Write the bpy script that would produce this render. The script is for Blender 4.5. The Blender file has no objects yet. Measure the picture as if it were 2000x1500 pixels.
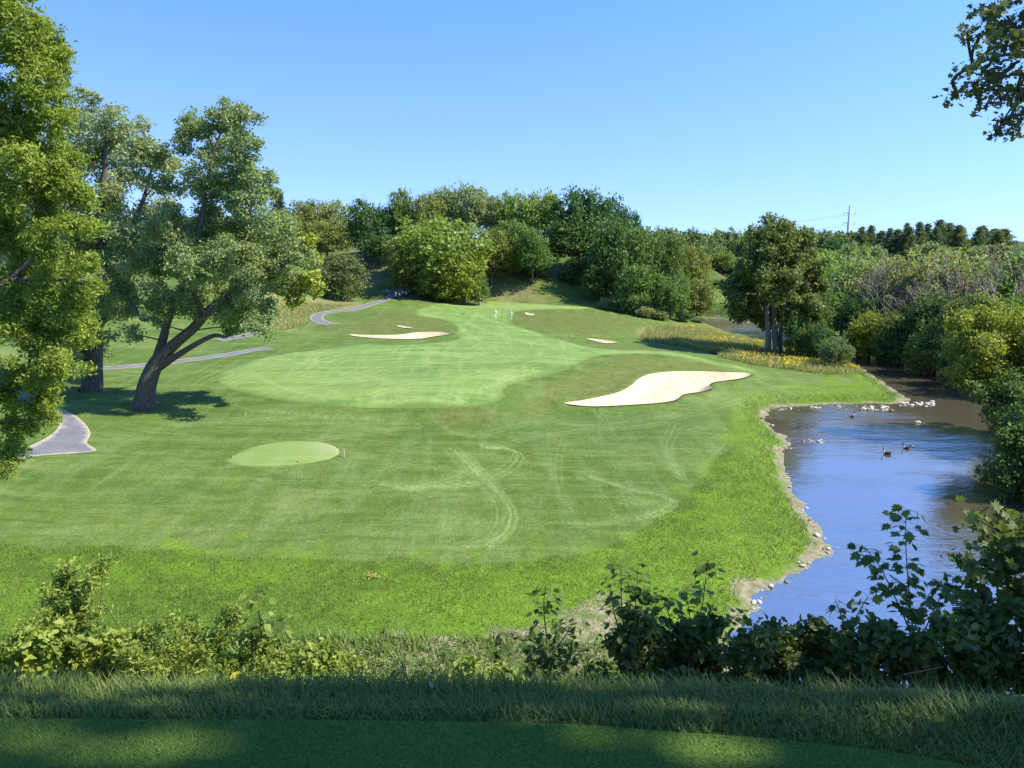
import bpy, bmesh, math, random
import numpy as np
from mathutils import Vector, Matrix
from mathutils.geometry import delaunay_2d_cdt

# ------------------------------------------------------------------ camera, sky, sun, exposure
SC = bpy.context.scene
PITCH = math.radians(10.2)
F_PX, CU, CV = 1500.0, 1000.0, 750.0           # photograph pixels (2000 x 1500)
cam = bpy.data.cameras.new('camera'); cam_o = bpy.data.objects.new('camera', cam)
SC.collection.objects.link(cam_o); SC.camera = cam_o
cam.sensor_width = 36; cam.lens = 27.0; cam.clip_start = 0.05; cam.clip_end = 6000
cam_o.location = (0, 0, 0); cam_o.rotation_euler = (math.radians(90) - PITCH, 0, 0)

SUN_EL, SUN_BACK = math.radians(47), math.radians(9)     # sun to the right (+X), a little behind the camera
SUN = Vector((math.cos(SUN_EL)*math.cos(SUN_BACK), -math.cos(SUN_EL)*math.sin(SUN_BACK), math.sin(SUN_EL)))
world = bpy.data.worlds.new('World'); SC.world = world; world.use_nodes = True
wn = world.node_tree; wn.nodes.clear()
wo = wn.nodes.new('ShaderNodeOutputWorld'); wb = wn.nodes.new('ShaderNodeBackground')
sky = wn.nodes.new('ShaderNodeTexSky'); sky.sky_type = 'NISHITA'; sky.sun_disc = False
sky.sun_elevation = SUN_EL; sky.sun_rotation = math.radians(90) + SUN_BACK
sky.altitude = 200; sky.air_density = 1.0; sky.dust_density = 0.25; sky.ozone_density = 2.6
wb.inputs['Strength'].default_value = 0.15
tc = wn.nodes.new('ShaderNodeTexCoord'); va = wn.nodes.new('ShaderNodeVectorMath'); va.operation = 'ADD'; va.inputs[1].default_value = (0, 0, .15)
vn = wn.nodes.new('ShaderNodeVectorMath'); vn.operation = 'NORMALIZE'; wn.links.new(tc.outputs['Generated'], va.inputs[0]); wn.links.new(va.outputs[0], vn.inputs[0]); wn.links.new(vn.outputs[0], sky.inputs[0])
sm_ = wn.nodes.new('ShaderNodeMix'); sm_.data_type = 'RGBA'; sm_.blend_type = 'MULTIPLY'; sm_.inputs[0].default_value = 1.0
wn.links.new(sky.outputs[0], sm_.inputs[6])      # the clear deep blue of the day, paler in the haze near the horizon
sx_ = wn.nodes.new('ShaderNodeSeparateXYZ'); wn.links.new(tc.outputs['Generated'], sx_.inputs[0]); mr_ = wn.nodes.new('ShaderNodeMapRange'); mr_.inputs[2].default_value = .42; wn.links.new(sx_.outputs[2], mr_.inputs[0])
hz_ = wn.nodes.new('ShaderNodeMix'); hz_.data_type = 'RGBA'; hz_.inputs[6].default_value = (.84, .87, 1.10, 1); hz_.inputs[7].default_value = (.52, .86, 1.26, 1); wn.links.new(mr_.outputs[0], hz_.inputs[0]); wn.links.new(hz_.outputs[2], sm_.inputs[7])
wn.links.new(sm_.outputs[2], wb.inputs['Color']); wn.links.new(wb.outputs[0], wo.inputs[0])
sl = bpy.data.lights.new('sun', 'SUN'); sl.energy = 5.0; sl.angle = math.radians(0.53); sl.color = (1.0, 0.94, 0.82)
slo = bpy.data.objects.new('sun', sl); SC.collection.objects.link(slo)
slo.rotation_euler = SUN.to_track_quat('Z', 'Y').to_euler(); slo.location = (60, -10, 60)
SC.view_settings.view_transform = 'Standard'; SC.view_settings.look = 'None'
SC.view_settings.exposure = 0.92; SC.view_settings.gamma = 1.0; SC.view_settings.use_curve_mapping = False
cy = SC.cycles
cy.max_bounces = 6; cy.diffuse_bounces = 3; cy.glossy_bounces = 2; cy.transmission_bounces = 3
cy.transparent_max_bounces = 6; cy.use_denoising = True; cy.caustics_reflective = False; cy.caustics_refractive = False
cy.sample_clamp_indirect = 4.0

R = np.random.default_rng(7)
random.seed(7)
COL = SC.collection

# ------------------------------------------------------------------ helpers
def dirs(u, v):
    u = np.asarray(u, float); v = np.asarray(v, float)
    a = (u - CU) / F_PX; b = (CV - v) / F_PX
    cp, sp = math.cos(PITCH), math.sin(PITCH)
    return np.stack([a, cp + b*sp, -sp + b*cp], -1)
def at_z(u, v, z):                  # the point of a pixel's ray at height z
    d = dirs(u, v); t = z / d[..., 2]
    return d * t[..., None]
def at_y(u, v, y):                  # the point of a pixel's ray at forward distance y
    d = dirs(u, v); t = y / d[..., 1]
    return d * t[..., None]
def to_px(P):
    P = np.asarray(P, float); cp, sp = math.cos(PITCH), math.sin(PITCH)
    f = P[..., 1]*cp - P[..., 2]*sp; up = P[..., 1]*sp + P[..., 2]*cp
    f = np.where(f < 0.05, 0.05, f)
    return CU + F_PX*P[..., 0]/f, CV - F_PX*up/f
def smooth(x, a=0.0, b=1.0):
    t = np.clip((x - a)/(b - a), 0, 1); return t*t*(3 - 2*t)
def poly_sd(px, py, poly):          # signed distance, positive inside
    poly = np.asarray(poly, float); n = len(poly); px = np.asarray(px, float); py = np.asarray(py, float)
    if px.size < 60:
        A_, B_ = poly, np.roll(poly, -1, 0); X, Y = px.reshape(-1, 1), py.reshape(-1, 1)
        ex, ey = (B_-A_).T; wx, wy = X-A_[:, 0], Y-A_[:, 1]; t = np.clip((wx*ex + wy*ey)/(ex*ex + ey*ey + 1e-12), 0, 1)
        d = np.sqrt(((wx-ex*t)**2 + (wy-ey*t)**2).min(1)); c = (A_[:, 1] <= Y) != (B_[:, 1] <= Y)
        ins = (c & (X < A_[:, 0] + (Y-A_[:, 1])*ex/np.where(ey == 0, 1e-12, ey))).sum(1) % 2 == 1
        return np.where(ins, d, -d).reshape(px.shape)
    d2 = np.full(px.shape, 1e18); inside = np.zeros(px.shape, bool)
    for i in range(n):
        ax, ay = poly[i]; bx, by = poly[(i+1) % n]
        ex, ey = bx-ax, by-ay; wx, wy = px-ax, py-ay
        t = np.clip((wx*ex + wy*ey)/(ex*ex + ey*ey + 1e-12), 0, 1)
        d2 = np.minimum(d2, (wx-ex*t)**2 + (wy-ey*t)**2)
        c = ((ay <= py) & (by > py)) | ((by <= py) & (ay > py))
        with np.errstate(divide='ignore', invalid='ignore'):
            xi = ax + (py-ay)*(bx-ax)/(by-ay if by != ay else 1e-12)
        inside ^= c & (px < xi)
    d = np.sqrt(d2); return np.where(inside, d, -d)
def line_d(px, py, pts):
    pts = np.asarray(pts, float); d2 = np.full(px.shape, 1e18)
    for i in range(len(pts)-1):
        ax, ay = pts[i]; bx, by = pts[i+1]
        ex, ey = bx-ax, by-ay; wx, wy = px-ax, py-ay
        t = np.clip((wx*ex + wy*ey)/(ex*ex + ey*ey + 1e-12), 0, 1)
        d2 = np.minimum(d2, (wx-ex*t)**2 + (wy-ey*t)**2)
    return np.sqrt(d2)
def spline(pts, n=6, closed=False):  # Catmull-Rom through points
    pts = np.asarray(pts, float); N = len(pts); out = []
    for i in range(N if closed else N-1):
        if closed: p0, p1, p2, p3 = pts[i-1], pts[i], pts[(i+1) % N], pts[(i+2) % N]
        else: p0, p1, p2, p3 = pts[max(i-1, 0)], pts[i], pts[i+1], pts[min(i+2, N-1)]
        for k in range(n):
            t = k/n
            out.append(0.5*((2*p1) + (-p0+p2)*t + (2*p0-5*p1+4*p2-p3)*t*t + (-p0+3*p1-3*p2+p3)*t**3))
    if not closed: out.append(pts[-1])
    return np.array(out)
def vnoise(x, y, seed=0):            # smooth value noise
    def h(i, j):
        n = np.sin(i*127.1 + j*311.7 + seed*74.7)*43758.5453; return n - np.floor(n)
    i, j = np.floor(x), np.floor(y); fx, fy = x-i, y-j
    fx, fy = fx*fx*(3-2*fx), fy*fy*(3-2*fy)
    return (h(i, j)*(1-fx) + h(i+1, j)*fx)*(1-fy) + (h(i, j+1)*(1-fx) + h(i+1, j+1)*fx)*fy

def mesh(name, V, Fs, attrs=None, smooth_shade=False):
    """V (n,3); Fs an (m,k) int array or a list of such arrays"""
    me = bpy.data.meshes.new(name)
    V = np.asarray(V, np.float32)
    if not isinstance(Fs, (list, tuple)): Fs = [Fs]
    Fs = [np.asarray(f, np.int32) for f in Fs if len(f)]
    nl = sum(f.size for f in Fs); nf = sum(len(f) for f in Fs)
    me.vertices.add(len(V)); me.vertices.foreach_set('co', V.ravel())
    me.loops.add(nl); me.loops.foreach_set('vertex_index', np.concatenate([f.ravel() for f in Fs]))
    me.polygons.add(nf)
    tot = np.concatenate([np.full(len(f), f.shape[1], np.int32) for f in Fs])
    st = np.concatenate([[0], np.cumsum(tot)[:-1]]).astype(np.int32)
    me.polygons.foreach_set('loop_start', st)
    me.polygons.foreach_set('use_smooth', np.full(nf, smooth_shade))
    me.update(calc_edges=True)
    for k, a in (attrs or {}).items():
        at = me.attributes.new(k, 'FLOAT', 'POINT'); at.data.foreach_set('value', np.asarray(a, np.float32))
    return me
def link(name, me, mat=None, parent=None, loc=None):
    o = bpy.data.objects.new(name, me); COL.objects.link(o)
    if mat is not None and not me.materials: me.materials.append(mat)
    if parent is not None: o.parent = parent
    if loc is not None: o.location = loc
    return o
def tag(o, label, cat, group=None):
    o['label'] = label; o['category'] = cat
    if group: o['group'] = group
    return o
def thing(name, label, cat, loc=(0, 0, 0), rz=0, group=None):
    o = bpy.data.objects.new(name, None); COL.objects.link(o); o.location = loc; o.rotation_euler = (0, 0, rz)
    o.empty_display_size = 0.2
    return tag(o, label, cat, group)

class MB:                             # collects pieces of ONE mesh
    def __init__(s): s.V, s.F, s.A, s.n = [], {}, [], 0
    def add(s, V, F, a=0.0):
        V = np.asarray(V, float); F = np.asarray(F, int)
        s.V.append(V); s.F.setdefault(F.shape[1], []).append(F + s.n); s.n += len(V)
        s.A.append(np.broadcast_to(np.asarray(a, float), (len(V),)))
        return s
    def tube(s, pts, rad, sides=6, a=0.0, cap=True):
        pts = np.asarray(pts, float); k = len(pts); rad = np.broadcast_to(np.asarray(rad, float), (k,))
        T = np.gradient(pts, axis=0); T /= np.linalg.norm(T, axis=1)[:, None] + 1e-9
        ref = np.array([0.31, 0.95, 0.05]) if abs(T[0, 2]) > 0.8 else np.array([0, 0, 1.0])
        N = np.cross(T, ref); N /= np.linalg.norm(N, axis=1)[:, None] + 1e-9; B = np.cross(T, N)
        th = np.linspace(0, 2*math.pi, sides, endpoint=False)
        V = pts[:, None] + rad[:, None, None]*(np.cos(th)[None, :, None]*N[:, None] + np.sin(th)[None, :, None]*B[:, None])
        i = np.arange(k-1)[:, None]*sides; j = np.arange(sides)[None]; j2 = (j+1) % sides
        F = np.stack([i+j, i+j2, i+sides+j2, i+sides+j], -1).reshape(-1, 4)
        s.add(V.reshape(-1, 3), F, a)
        if cap:
            s.add(np.vstack([V[-1], pts[-1]]), [[q, (q+1) % sides, sides] for q in range(sides)], a)
            s.add(np.vstack([V[0], pts[0]]), [[(q+1) % sides, q, sides] for q in range(sides)], a)
        return s
    def box(s, c, d, rz=0, bev=0.0):
        c = np.asarray(c, float); x, y, z = np.asarray(d, float)/2
        if bev > 0:                   # chamfered box
            b = min(bev, x*.9, y*.9, z*.9); P = []
            bm = bmesh.new(); bmesh.ops.create_cube(bm, size=1.0)
            for v in bm.verts: v.co = Vector((v.co.x*2*x, v.co.y*2*y, v.co.z*2*z))
            bmesh.ops.bevel(bm, geom=bm.edges[:], offset=b, segments=2, affect='EDGES', profile=0.5)
            bmesh.ops.triangulate(bm, faces=bm.faces[:]); bm.verts.index_update()
            P = np.array([v.co[:] for v in bm.verts]); Fq = [[v.index for v in f.verts] for f in bm.faces]; bm.free()
        else:
            P = np.array([[sx*x, sy*y, sz*z] for sx in (-1, 1) for sy in (-1, 1) for sz in (-1, 1)])
            Fq = [[0, 1, 3, 2], [4, 6, 7, 5], [0, 4, 5, 1], [2, 3, 7, 6], [0, 2, 6, 4], [1, 5, 7, 3]]
        ca, sa = math.cos(rz), math.sin(rz)
        P = np.stack([P[:, 0]*ca - P[:, 1]*sa, P[:, 0]*sa + P[:, 1]*ca, P[:, 2]], 1)
        return s.add(P + c, Fq)
    def arrays(s):
        return np.vstack(s.V), [np.vstack(f) for f in s.F.values()], np.concatenate(s.A)
    def mesh(s, name, sm=False):
        V, F, A = s.arrays(); return mesh(name, V, F, {'rnd': A}, sm)
    def obj(s, name, mat, parent=None, sm=False):
        return link(name, s.mesh(name, sm), mat, parent)

DIAMOND = (np.array([[0, -.5, 0], [.36, .02, .06], [0, .5, 0], [-.36, .02, .06]]), np.array([[0, 1, 2], [0, 2, 3]]))
NARROW = (np.array([[0, -.5, 0], [.17, -.02, .04], [0, .5, -.05], [-.17, -.02, .04]]), np.array([[0, 1, 2], [0, 2, 3]]))
OVATE = (np.array([[0, -.5, 0], [.25, -.25, .05], [.29, .08, .06], [0, .55, -.06], [-.29, .08, .06], [-.25, -.25, .05], [0, 0, 0]]),
         np.array([[6, 0, 1], [6, 1, 2], [6, 2, 3], [6, 3, 4], [6, 4, 5], [6, 5, 0]]))
_mo = [(0, -.48), (.05, -.36), (.30, -.40), (.24, -.27), (.52, -.12), (.34, -.04), (.46, .22), (.28, .14), (.20, .20),
       (.22, .36), (.10, .33), (0, .56), (-.10, .33), (-.22, .36), (-.20, .20), (-.28, .14), (-.46, .22), (-.34, -.04),
       (-.52, -.12), (-.24, -.27), (-.30, -.40), (-.05, -.36)]
MAPLE = (np.array([[x, y, .10*abs(x) - .12*max(0, y)**2] for x, y in _mo] + [[0, -.12, 0.0]]),
         np.array([[22, (i+1) % 22, i] for i in range(22)]))
MAPLE_S = (np.array([[0, -.45, 0], [.48, -.18, .08], [.20, .02, .02], [.42, .30, .06], [.12, .24, 0], [0, .56, -.06], [-.12, .24, 0], [-.42, .30, .06], [-.20, .02, .02], [-.48, -.18, .08]]), np.array([[0, 1, 2], [0, 2, 8], [0, 8, 9], [2, 3, 4], [8, 2, 4], [8, 4, 6], [6, 7, 8], [4, 5, 6]]))
BLADE = (np.array([[-.5, 0, 0], [.5, 0, 0], [0.0, .35, 1.0]]), np.array([[0, 1, 2]]))
BLADE3 = (np.array([[-.5, 0, 0], [.5, 0, 0], [.36, .12, .55], [-.36, .12, .55], [0, .5, 1.0]]), np.array([[0, 1, 2], [0, 2, 3], [3, 2, 4]]))

def frames(normal, spin):
    """rotation matrices whose local z is normal, local y turned by spin"""
    n = normal/(np.linalg.norm(normal, axis=1)[:, None] + 1e-9)
    a = np.where(np.abs(n[:, 2:3]) < .9, np.array([[0, 0, 1.0]]), np.array([[1.0, 0, 0]]))
    x = np.cross(a, n); x /= np.linalg.norm(x, axis=1)[:, None] + 1e-9; y = np.cross(n, x)
    c, s = np.cos(spin)[:, None], np.sin(spin)[:, None]
    return np.stack([x*c + y*s, -x*s + y*c, n], -1)
def scatter(tmpl, pos, Rm, size, rnd):
    tv, tf = tmpl; n = len(pos); k = len(tv)
    size = np.asarray(size, float)
    if size.ndim == 1: size = np.repeat(size[:, None], 3, 1)
    loc = tv[None]*size[:, None, :]
    V = np.einsum('nij,nkj->nki', Rm, loc) + pos[:, None]
    Fm = tf[None] + (np.arange(n)*k)[:, None, None]
    return V.reshape(-1, 3), Fm.reshape(-1, 3), np.repeat(rnd, k)
def blades(pos, h, w, lean, rng, tmpl=BLADE):
    n = len(pos); th = rng.uniform(0, 2*math.pi, n); c, s = np.cos(th), np.sin(th); z = np.zeros(n)
    le = rng.uniform(0, 1, n)*lean
    X = np.stack([c, s, z], 1); Y = np.stack([-s, c, z], 1); Z = np.stack([-s*le, c*le, np.ones(n)], 1)
    Rm = np.stack([X, Y, Z], -1)
    return scatter(tmpl, pos, Rm, np.stack([w, h*.6, h], 1), rng.random(n))

# ------------------------------------------------------------------ materials
def mat_new(name):
    m = bpy.data.materials.new(name); m.use_nodes = True
    nt = m.node_tree; nt.nodes.clear(); return m, nt
def N(nt, t, **kw):
    n = nt.nodes.new(t)
    for k, v in kw.items():
        if k in n.inputs.keys(): n.inputs[k].default_value = v
        else: setattr(n, k, v)
    return n
def out(nt, sh):
    o = nt.nodes.new('ShaderNodeOutputMaterial'); nt.links.new(sh, o.inputs[0])
def mixc(nt, fac, a, b, blend='MIX'):
    n = nt.nodes.new('ShaderNodeMix'); n.data_type = 'RGBA'; n.blend_type = blend
    for s, x in ((n.inputs[0], fac), (n.inputs[6], a), (n.inputs[7], b)):
        if isinstance(x, bpy.types.NodeSocket): nt.links.new(x, s)
        elif isinstance(x, (int, float)): s.default_value = x
        else: s.default_value = (*x, 1) if len(x) == 3 else x
    return n.outputs[2]
def ramp(nt, fac, a, b):
    n = nt.nodes.new('ShaderNodeMapRange'); n.inputs[1].default_value = a; n.inputs[2].default_value = b; n.clamp = True
    nt.links.new(fac, n.inputs[0]); return n.outputs[0]
def noise(nt, vec, scale, detail=3, rough=.55, dist=0.0):
    n = N(nt, 'ShaderNodeTexNoise', Scale=scale, Detail=detail, Roughness=rough, Distortion=dist)
    if vec is not None: nt.links.new(vec, n.inputs['Vector'])
    return n.outputs[0]
def mapping(nt, vec, scale=(1, 1, 1), rot=0.0):
    n = N(nt, 'ShaderNodeMapping'); n.inputs['Scale'].default_value = scale; n.inputs['Rotation'].default_value = (0, 0, rot)
    nt.links.new(vec, n.inputs['Vector']); return n.outputs[0]
def attr(nt, name):
    n = nt.nodes.new('ShaderNodeAttribute'); n.attribute_name = name; return n.outputs['Fac']
def math_n(nt, op, a, b=None):
    n = nt.nodes.new('ShaderNodeMath'); n.operation = op
    for s, x in zip(n.inputs, (a, b)):
        if x is None: continue
        if isinstance(x, bpy.types.NodeSocket): nt.links.new(x, s)
        else: s.default_value = x
    return n.outputs[0]
def pos_n(nt): return nt.nodes.new('ShaderNodeNewGeometry').outputs['Position']
def bump(nt, h, strength=.5, dist=.05):
    n = N(nt, 'ShaderNodeBump', Strength=strength, Distance=dist); nt.links.new(h, n.inputs['Height']); return n.outputs[0]
def bsdf(nt, col, rough=.7, spec=.3, normal=None, metal=0.0):
    n = N(nt, 'ShaderNodeBsdfPrincipled', Roughness=rough)
    n.inputs['Specular IOR Level'].default_value = spec; n.inputs['Metallic'].default_value = metal
    if isinstance(col, bpy.types.NodeSocket): nt.links.new(col, n.inputs['Base Color'])
    else: n.inputs['Base Color'].default_value = (*col, 1)
    if normal is not None: nt.links.new(normal, n.inputs['Normal'])
    return n.outputs[0]
def plain(name, col, rough=.6, spec=.3, var=.12, scale=8.0, metal=0.0):
    m, nt = mat_new(name); p = nt.nodes.new('ShaderNodeTexCoord').outputs['Object']
    c2 = tuple(min(1, c*(1+var)) for c in col); c1 = tuple(c*(1-var) for c in col)
    out(nt, bsdf(nt, mixc(nt, noise(nt, p, scale), c1, c2), rough, spec, None, metal)); return m

def leaf_mat(name, trans=.40, var=.35, hue=(1.25, 1.12, .6)):
    """colour comes from the tree's own object colour, varied leaf by leaf"""
    m, nt = mat_new(name)
    oc = nt.nodes.new('ShaderNodeObjectInfo').outputs['Color']
    r = attr(nt, 'rnd')
    dark = mixc(nt, 1.0, oc, (1-var, 1-var, 1-var), 'MULTIPLY')
    lite = mixc(nt, 1.0, oc, tuple(1+var*h for h in hue), 'MULTIPLY')
    c = mixc(nt, r, dark, lite)
    b = bsdf(nt, c, .55, .28)
    t = nt.nodes.new('ShaderNodeBsdfTranslucent'); nt.links.new(mixc(nt, 1.0, c, (1.15, 1.25, .55), 'MULTIPLY'), t.inputs[0])
    mx = nt.nodes.new('ShaderNodeMixShader'); mx.inputs[0].default_value = trans
    nt.links.new(b, mx.inputs[1]); nt.links.new(t.outputs[0], mx.inputs[2]); out(nt, mx.outputs[0]); return m
M_LEAF = leaf_mat('foliage')
def two_leaf(name, a, b, trans=.3, thresh=None):
    m, nt = mat_new(name); r = attr(nt, 'rnd')
    f = r if thresh is None else ramp(nt, r, thresh[0], thresh[1])
    c = mixc(nt, f, a, b)
    bs = bsdf(nt, c, .5, .3)
    t = nt.nodes.new('ShaderNodeBsdfTranslucent'); nt.links.new(mixc(nt, 1.0, c, (1.1, 1.2, .6), 'MULTIPLY'), t.inputs[0])
    mx = nt.nodes.new('ShaderNodeMixShader'); mx.inputs[0].default_value = trans
    nt.links.new(bs, mx.inputs[1]); nt.links.new(t.outputs[0], mx.inputs[2]); out(nt, mx.outputs[0]); return m
def bark_mat(name, a, b):
    m, nt = mat_new(name); p = nt.nodes.new('ShaderNodeTexCoord').outputs['Object']
    n1 = noise(nt, mapping(nt, p, (5, 5, .7)), 2.2, 5, .65)
    out(nt, bsdf(nt, mixc(nt, ramp(nt, n1, .3, .7), a, b), .9, .1, bump(nt, n1, .9, .08))); return m
M_BARK = bark_mat('bark', (.05, .042, .034), (.20, .17, .135))
M_BARKG = bark_mat('pale_bark', (.14, .125, .105), (.34, .31, .27))

# ------------------------------------------------------------------ the lie of the land (camera at the origin)
WATER = -18.0
ctrl_px = [
 (-300,1250,-16.6),(0,1250,-16.8),(300,1250,-16.8),(700,1250,-16.8),(1100,1230,-17.0),(1300,1200,-17.2),
 (-300,1100,-16.2),(0,1100,-16.6),(400,1100,-16.6),(800,1100,-16.7),(1200,1100,-16.9),(1400,1050,-17.1),(1500,1060,-17.2),
 (-200,950,-15.2),(0,950,-16.0),(300,950,-16.2),(600,945,-16.3),(900,950,-16.5),(1200,950,-16.7),(1450,900,-17.0),
 (560,885,-15.85),(460,890,-15.95),(650,880,-15.95),(720,900,-16.2),(560,850,-15.95),(150,850,-15.3),(0,880,-15.2),(-200,850,-14.5),
 (285,795,-15.5),(178,790,-15.35),(0,780,-14.9),(420,800,-15.7),
 (600,832,-16.0),(750,840,-16.1),(900,842,-16.2),(1010,830,-16.2),
 (425,742,-14.9),(500,770,-15.0),(600,787,-15.05),(700,796,-15.1),(850,796,-15.1),(985,778,-15.0),
 (600,700,-14.4),(740,740,-14.7),(850,720,-14.55),(1100,705,-14.35),(900,660,-13.95),(1000,640,-13.85),(968,620,-13.8),(760,690,-14.3),
 (1000,600,-13.1),(900,597,-13.0),(1100,600,-13.2),(1000,588,-12.95),(1140,602,-13.3),(870,588,-12.9),
 (750,622,-12.9),(700,635,-13.3),(850,635,-13.5),(780,657,-14.05),(690,660,-14.1),(640,625,-13.5),(800,600,-12.8),(780,583,-11.9),
 (700,597,-12.3),(755,568,-10.6),(730,540,-7.6),(730,500,-2.7),(670,585,-12.0),(550,600,-12.0),(500,640,-13.4),
 (400,640,-13.4),(250,700,-14.5),(480,690,-14.4),(300,620,-12.0),(300,560,-8.0),(500,560,-8.0),(480,520,-4.6),(300,500,-2.5),(100,650,-12.5),(0,560,-7.0),
 (1180,615,-14.2),(1250,630,-15.2),(1330,640,-16.8),(1200,645,-14.9),(1080,645,-14.3),
 (1150,668,-14.9),(1250,672,-15.7),(1210,694,-14.75),(1290,699,-15.2),(1380,712,-16.1),(1120,740,-15.0),(1060,770,-15.4),
 (1300,732,-15.9),(1400,733,-16.2),(1465,738,-16.4),(1250,745,-16.0),(1150,794,-16.4),(1300,788,-16.6),(1400,758,-16.6),(1060,806,-16.3),
 (1550,760,-17.1),(1740,772,-17.35),(1650,735,-17.2),(1300,850,-16.7),(1430,800,-16.9),
 (1500,690,-17.0),(1400,662,-17.0),(1600,712,-17.1),(1350,640,-17.0),
 (980,560,-10.0),(900,560,-10.0),(1040,545,-8.1),(1150,570,-11.1),(1000,520,-5.2),(850,540,-7.6),(1100,520,-5.4),(930,540,-7.6),
]
ctrl_xyz = [(-60,230,0),(0,235,1),(30,215,-1),(50,225,-4),(-20,210,-1.2),(-120,230,2),(-160,150,-4),(-120,80,-9),(-80,60,-12),(-60,30,-13),(-70,5,-12),
 (62,178,-16.6),(75,160,-16.8),(80,137,-16.6),(88,150,-14),(110,150,-13),(140,140,-11),(62,100,-16.8),(75,95,-14),(100,90,-10),
 (50,70,-16.8),(64,62,-13),(90,55,-9),(52,45,-16.5),(75,35,-10),(40,220,-15),(70,230,-14),(110,230,-10),(110,320,-5),(180,300,-4),(60,320,-8),(0,320,1),
 (-60,320,5),(-200,320,6),(240,420,-2),(120,430,-4),(20,430,-2),(-100,430,7),(300,200,-5),(0,-30,-14),(-60,-40,-10),(60,-40,-10),(0,10,-17),(30,12,-18),(-30,10,-16)]
_P = np.array([at_z(u, v, z) for u, v, z in ctrl_px] + [np.array(p, float) for p in ctrl_xyz])
def _warp(xy):                        # log-radius keeps near and far control points equally dense
    return np.asarray(xy, float)/100.0
_C = _warp(_P[:, :2]); _n = len(_C)
def _phi(r2): return 0.5*r2*np.log(r2 + 1e-12)
_K = _phi(((_C[:, None] - _C[None])**2).sum(-1)) + np.eye(_n)*2e-4
_Q = np.hstack([np.ones((_n, 1)), _C]); _A = np.block([[_K, _Q], [_Q.T, np.zeros((3, 3))]])
_W = np.linalg.solve(_A, np.concatenate([_P[:, 2], np.zeros(3)]))
def tps(x, y):
    q = _warp(np.stack([x, y], -1)); res = np.empty(len(q))
    for s in range(0, len(q), 40000):
        b = q[s:s+40000]; r2 = ((b[:, None] - _C[None])**2).sum(-1)
        res[s:s+40000] = _phi(r2)@_W[:_n] + _W[_n] + b@_W[_n+1:]
    return res
# river outline (left bank, then right bank), pixels on the water plane
RIVER_PX = [(1330,619),(1376,633),(1440,652),(1500,666),(1560,680),(1625,697),(1672,712),(1710,735),(1750,762),(1772,779),(1755,788),(1690,789),
 (1600,791),(1520,797),(1497,806),(1500,829),(1538,858),(1545,872),(1530,885),(1536,935),(1562,985),(1598,1030),(1622,1075),(1572,1112),(1502,1150),
 (1472,1198),(1430,1270),(1500,1400),(1750,1560),(2150,1640),(2500,1500),(2250,1180),(2060,1040),(1975,960),(1960,880),(1962,820),(1935,765),(1880,735),(1810,712),(1730,694),
 (1650,674),(1570,654),(1490,634),(1400,622)]
RIVER = spline(at_z(*np.array(RIVER_PX, float).T, WATER)[:, :2], 9, True)
_rr = np.random.default_rng(3); RIVER = RIVER + np.column_stack([np.convolve(np.pad(_rr.normal(size=len(RIVER)), 1, mode='wrap'), [.25, .5, .25], 'valid')*.32 for _ in range(2)])
SAND_PX = {
 'wide': [(1102,792),(1140,786),(1200,773),(1230,759),(1256,739),(1300,730.5),(1360,729),(1420,731),(1460,732.5),(1467,737),(1440,744),(1397,750),(1386,756),(1391,762),(1370,769),(1335,775),(1320,786),(1280,792),(1200,797),(1150,798)],
 'long': [(682,656),(740,657),(785,655.5),(815,651.5),(860,651),(879,655),(845,660),(820,664),(780,664.5),(720,662)],
 'sliver': [(774,637.5),(790,638),(808,642.5),(790,642)],
 'scoop': [(1026,611.5),(1036,613),(1045,614.5),(1042,617.5),(1029,616)],
 'thin': [(1147,663),(1175,665),(1206,670.5),(1180,671.5)]}
TEE_EDGE = [(-700,1399),(0,1400),(600,1402),(1000,1407),(1150,1412),(1300,1424),(1500,1438),(1750,1466),(1930,1502),(2100,1560)]
def bluff(x, y):
    s = np.maximum(0, y - 2.45); s2 = np.maximum(0, y - 2.86 - .06*np.sin(x*1.3))
    return -1.62 - .40*s - (np.sqrt(s2*s2 + .04) - .2)*.72 - .05*np.maximum(0, y-2.45)*np.clip(x, -3, 3)*.1
SAND_XY = {}
def ground_z(x, y, bunkers=True):
    sh = np.shape(x); x = np.ravel(np.asarray(x, float)); y = np.ravel(np.asarray(y, float))
    z = tps(x, y)
    z = z + .34*(vnoise(x*.085, y*.085, 1) - .5)*smooth(np.hypot(x, y), 26, 45) + .10*(vnoise(x*.21, y*.21, 11) - .5)*smooth(np.hypot(x, y), 26, 45) + .05*(vnoise(x*.4, y*.4, 2) - .5)
    d = -poly_sd(x, y, RIVER)                       # >0 on land
    w = np.where(y < 75, 3.0, 3.6)
    land = np.maximum(z, WATER + .12 + .45*smooth(d, 0, 3))
    bank = WATER + .03 + (land - WATER - .03)*(smooth(d, .1, w)*.85 + .15*smooth(d, 0, 9))
    bed = WATER - .05 - .55*smooth(-d, 0, 5)
    z = np.where(d > 0, bank, bed)
    b = bluff(x, y)
    k = 1.2
    z = np.maximum(z, b) + np.maximum(k - np.abs(z - b), 0)**2/(4*k)*(y > 6)
    if bunkers:
        for nm, (poly, depth, wd) in SAND_XY.items():
            lo, hi = poly.min(0) - 3, poly.max(0) + 3
            m = (x > lo[0]) & (x < hi[0]) & (y > lo[1]) & (y < hi[1])
            if m.any():
                sd = poly_sd(x[m], y[m], poly); z[m] -= depth*smooth(sd, -.05, wd)
                z[m] += depth*.35*np.exp(-((sd + .5)/.9)**2)*(sd < .1)
    return z.reshape(sh)
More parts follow.
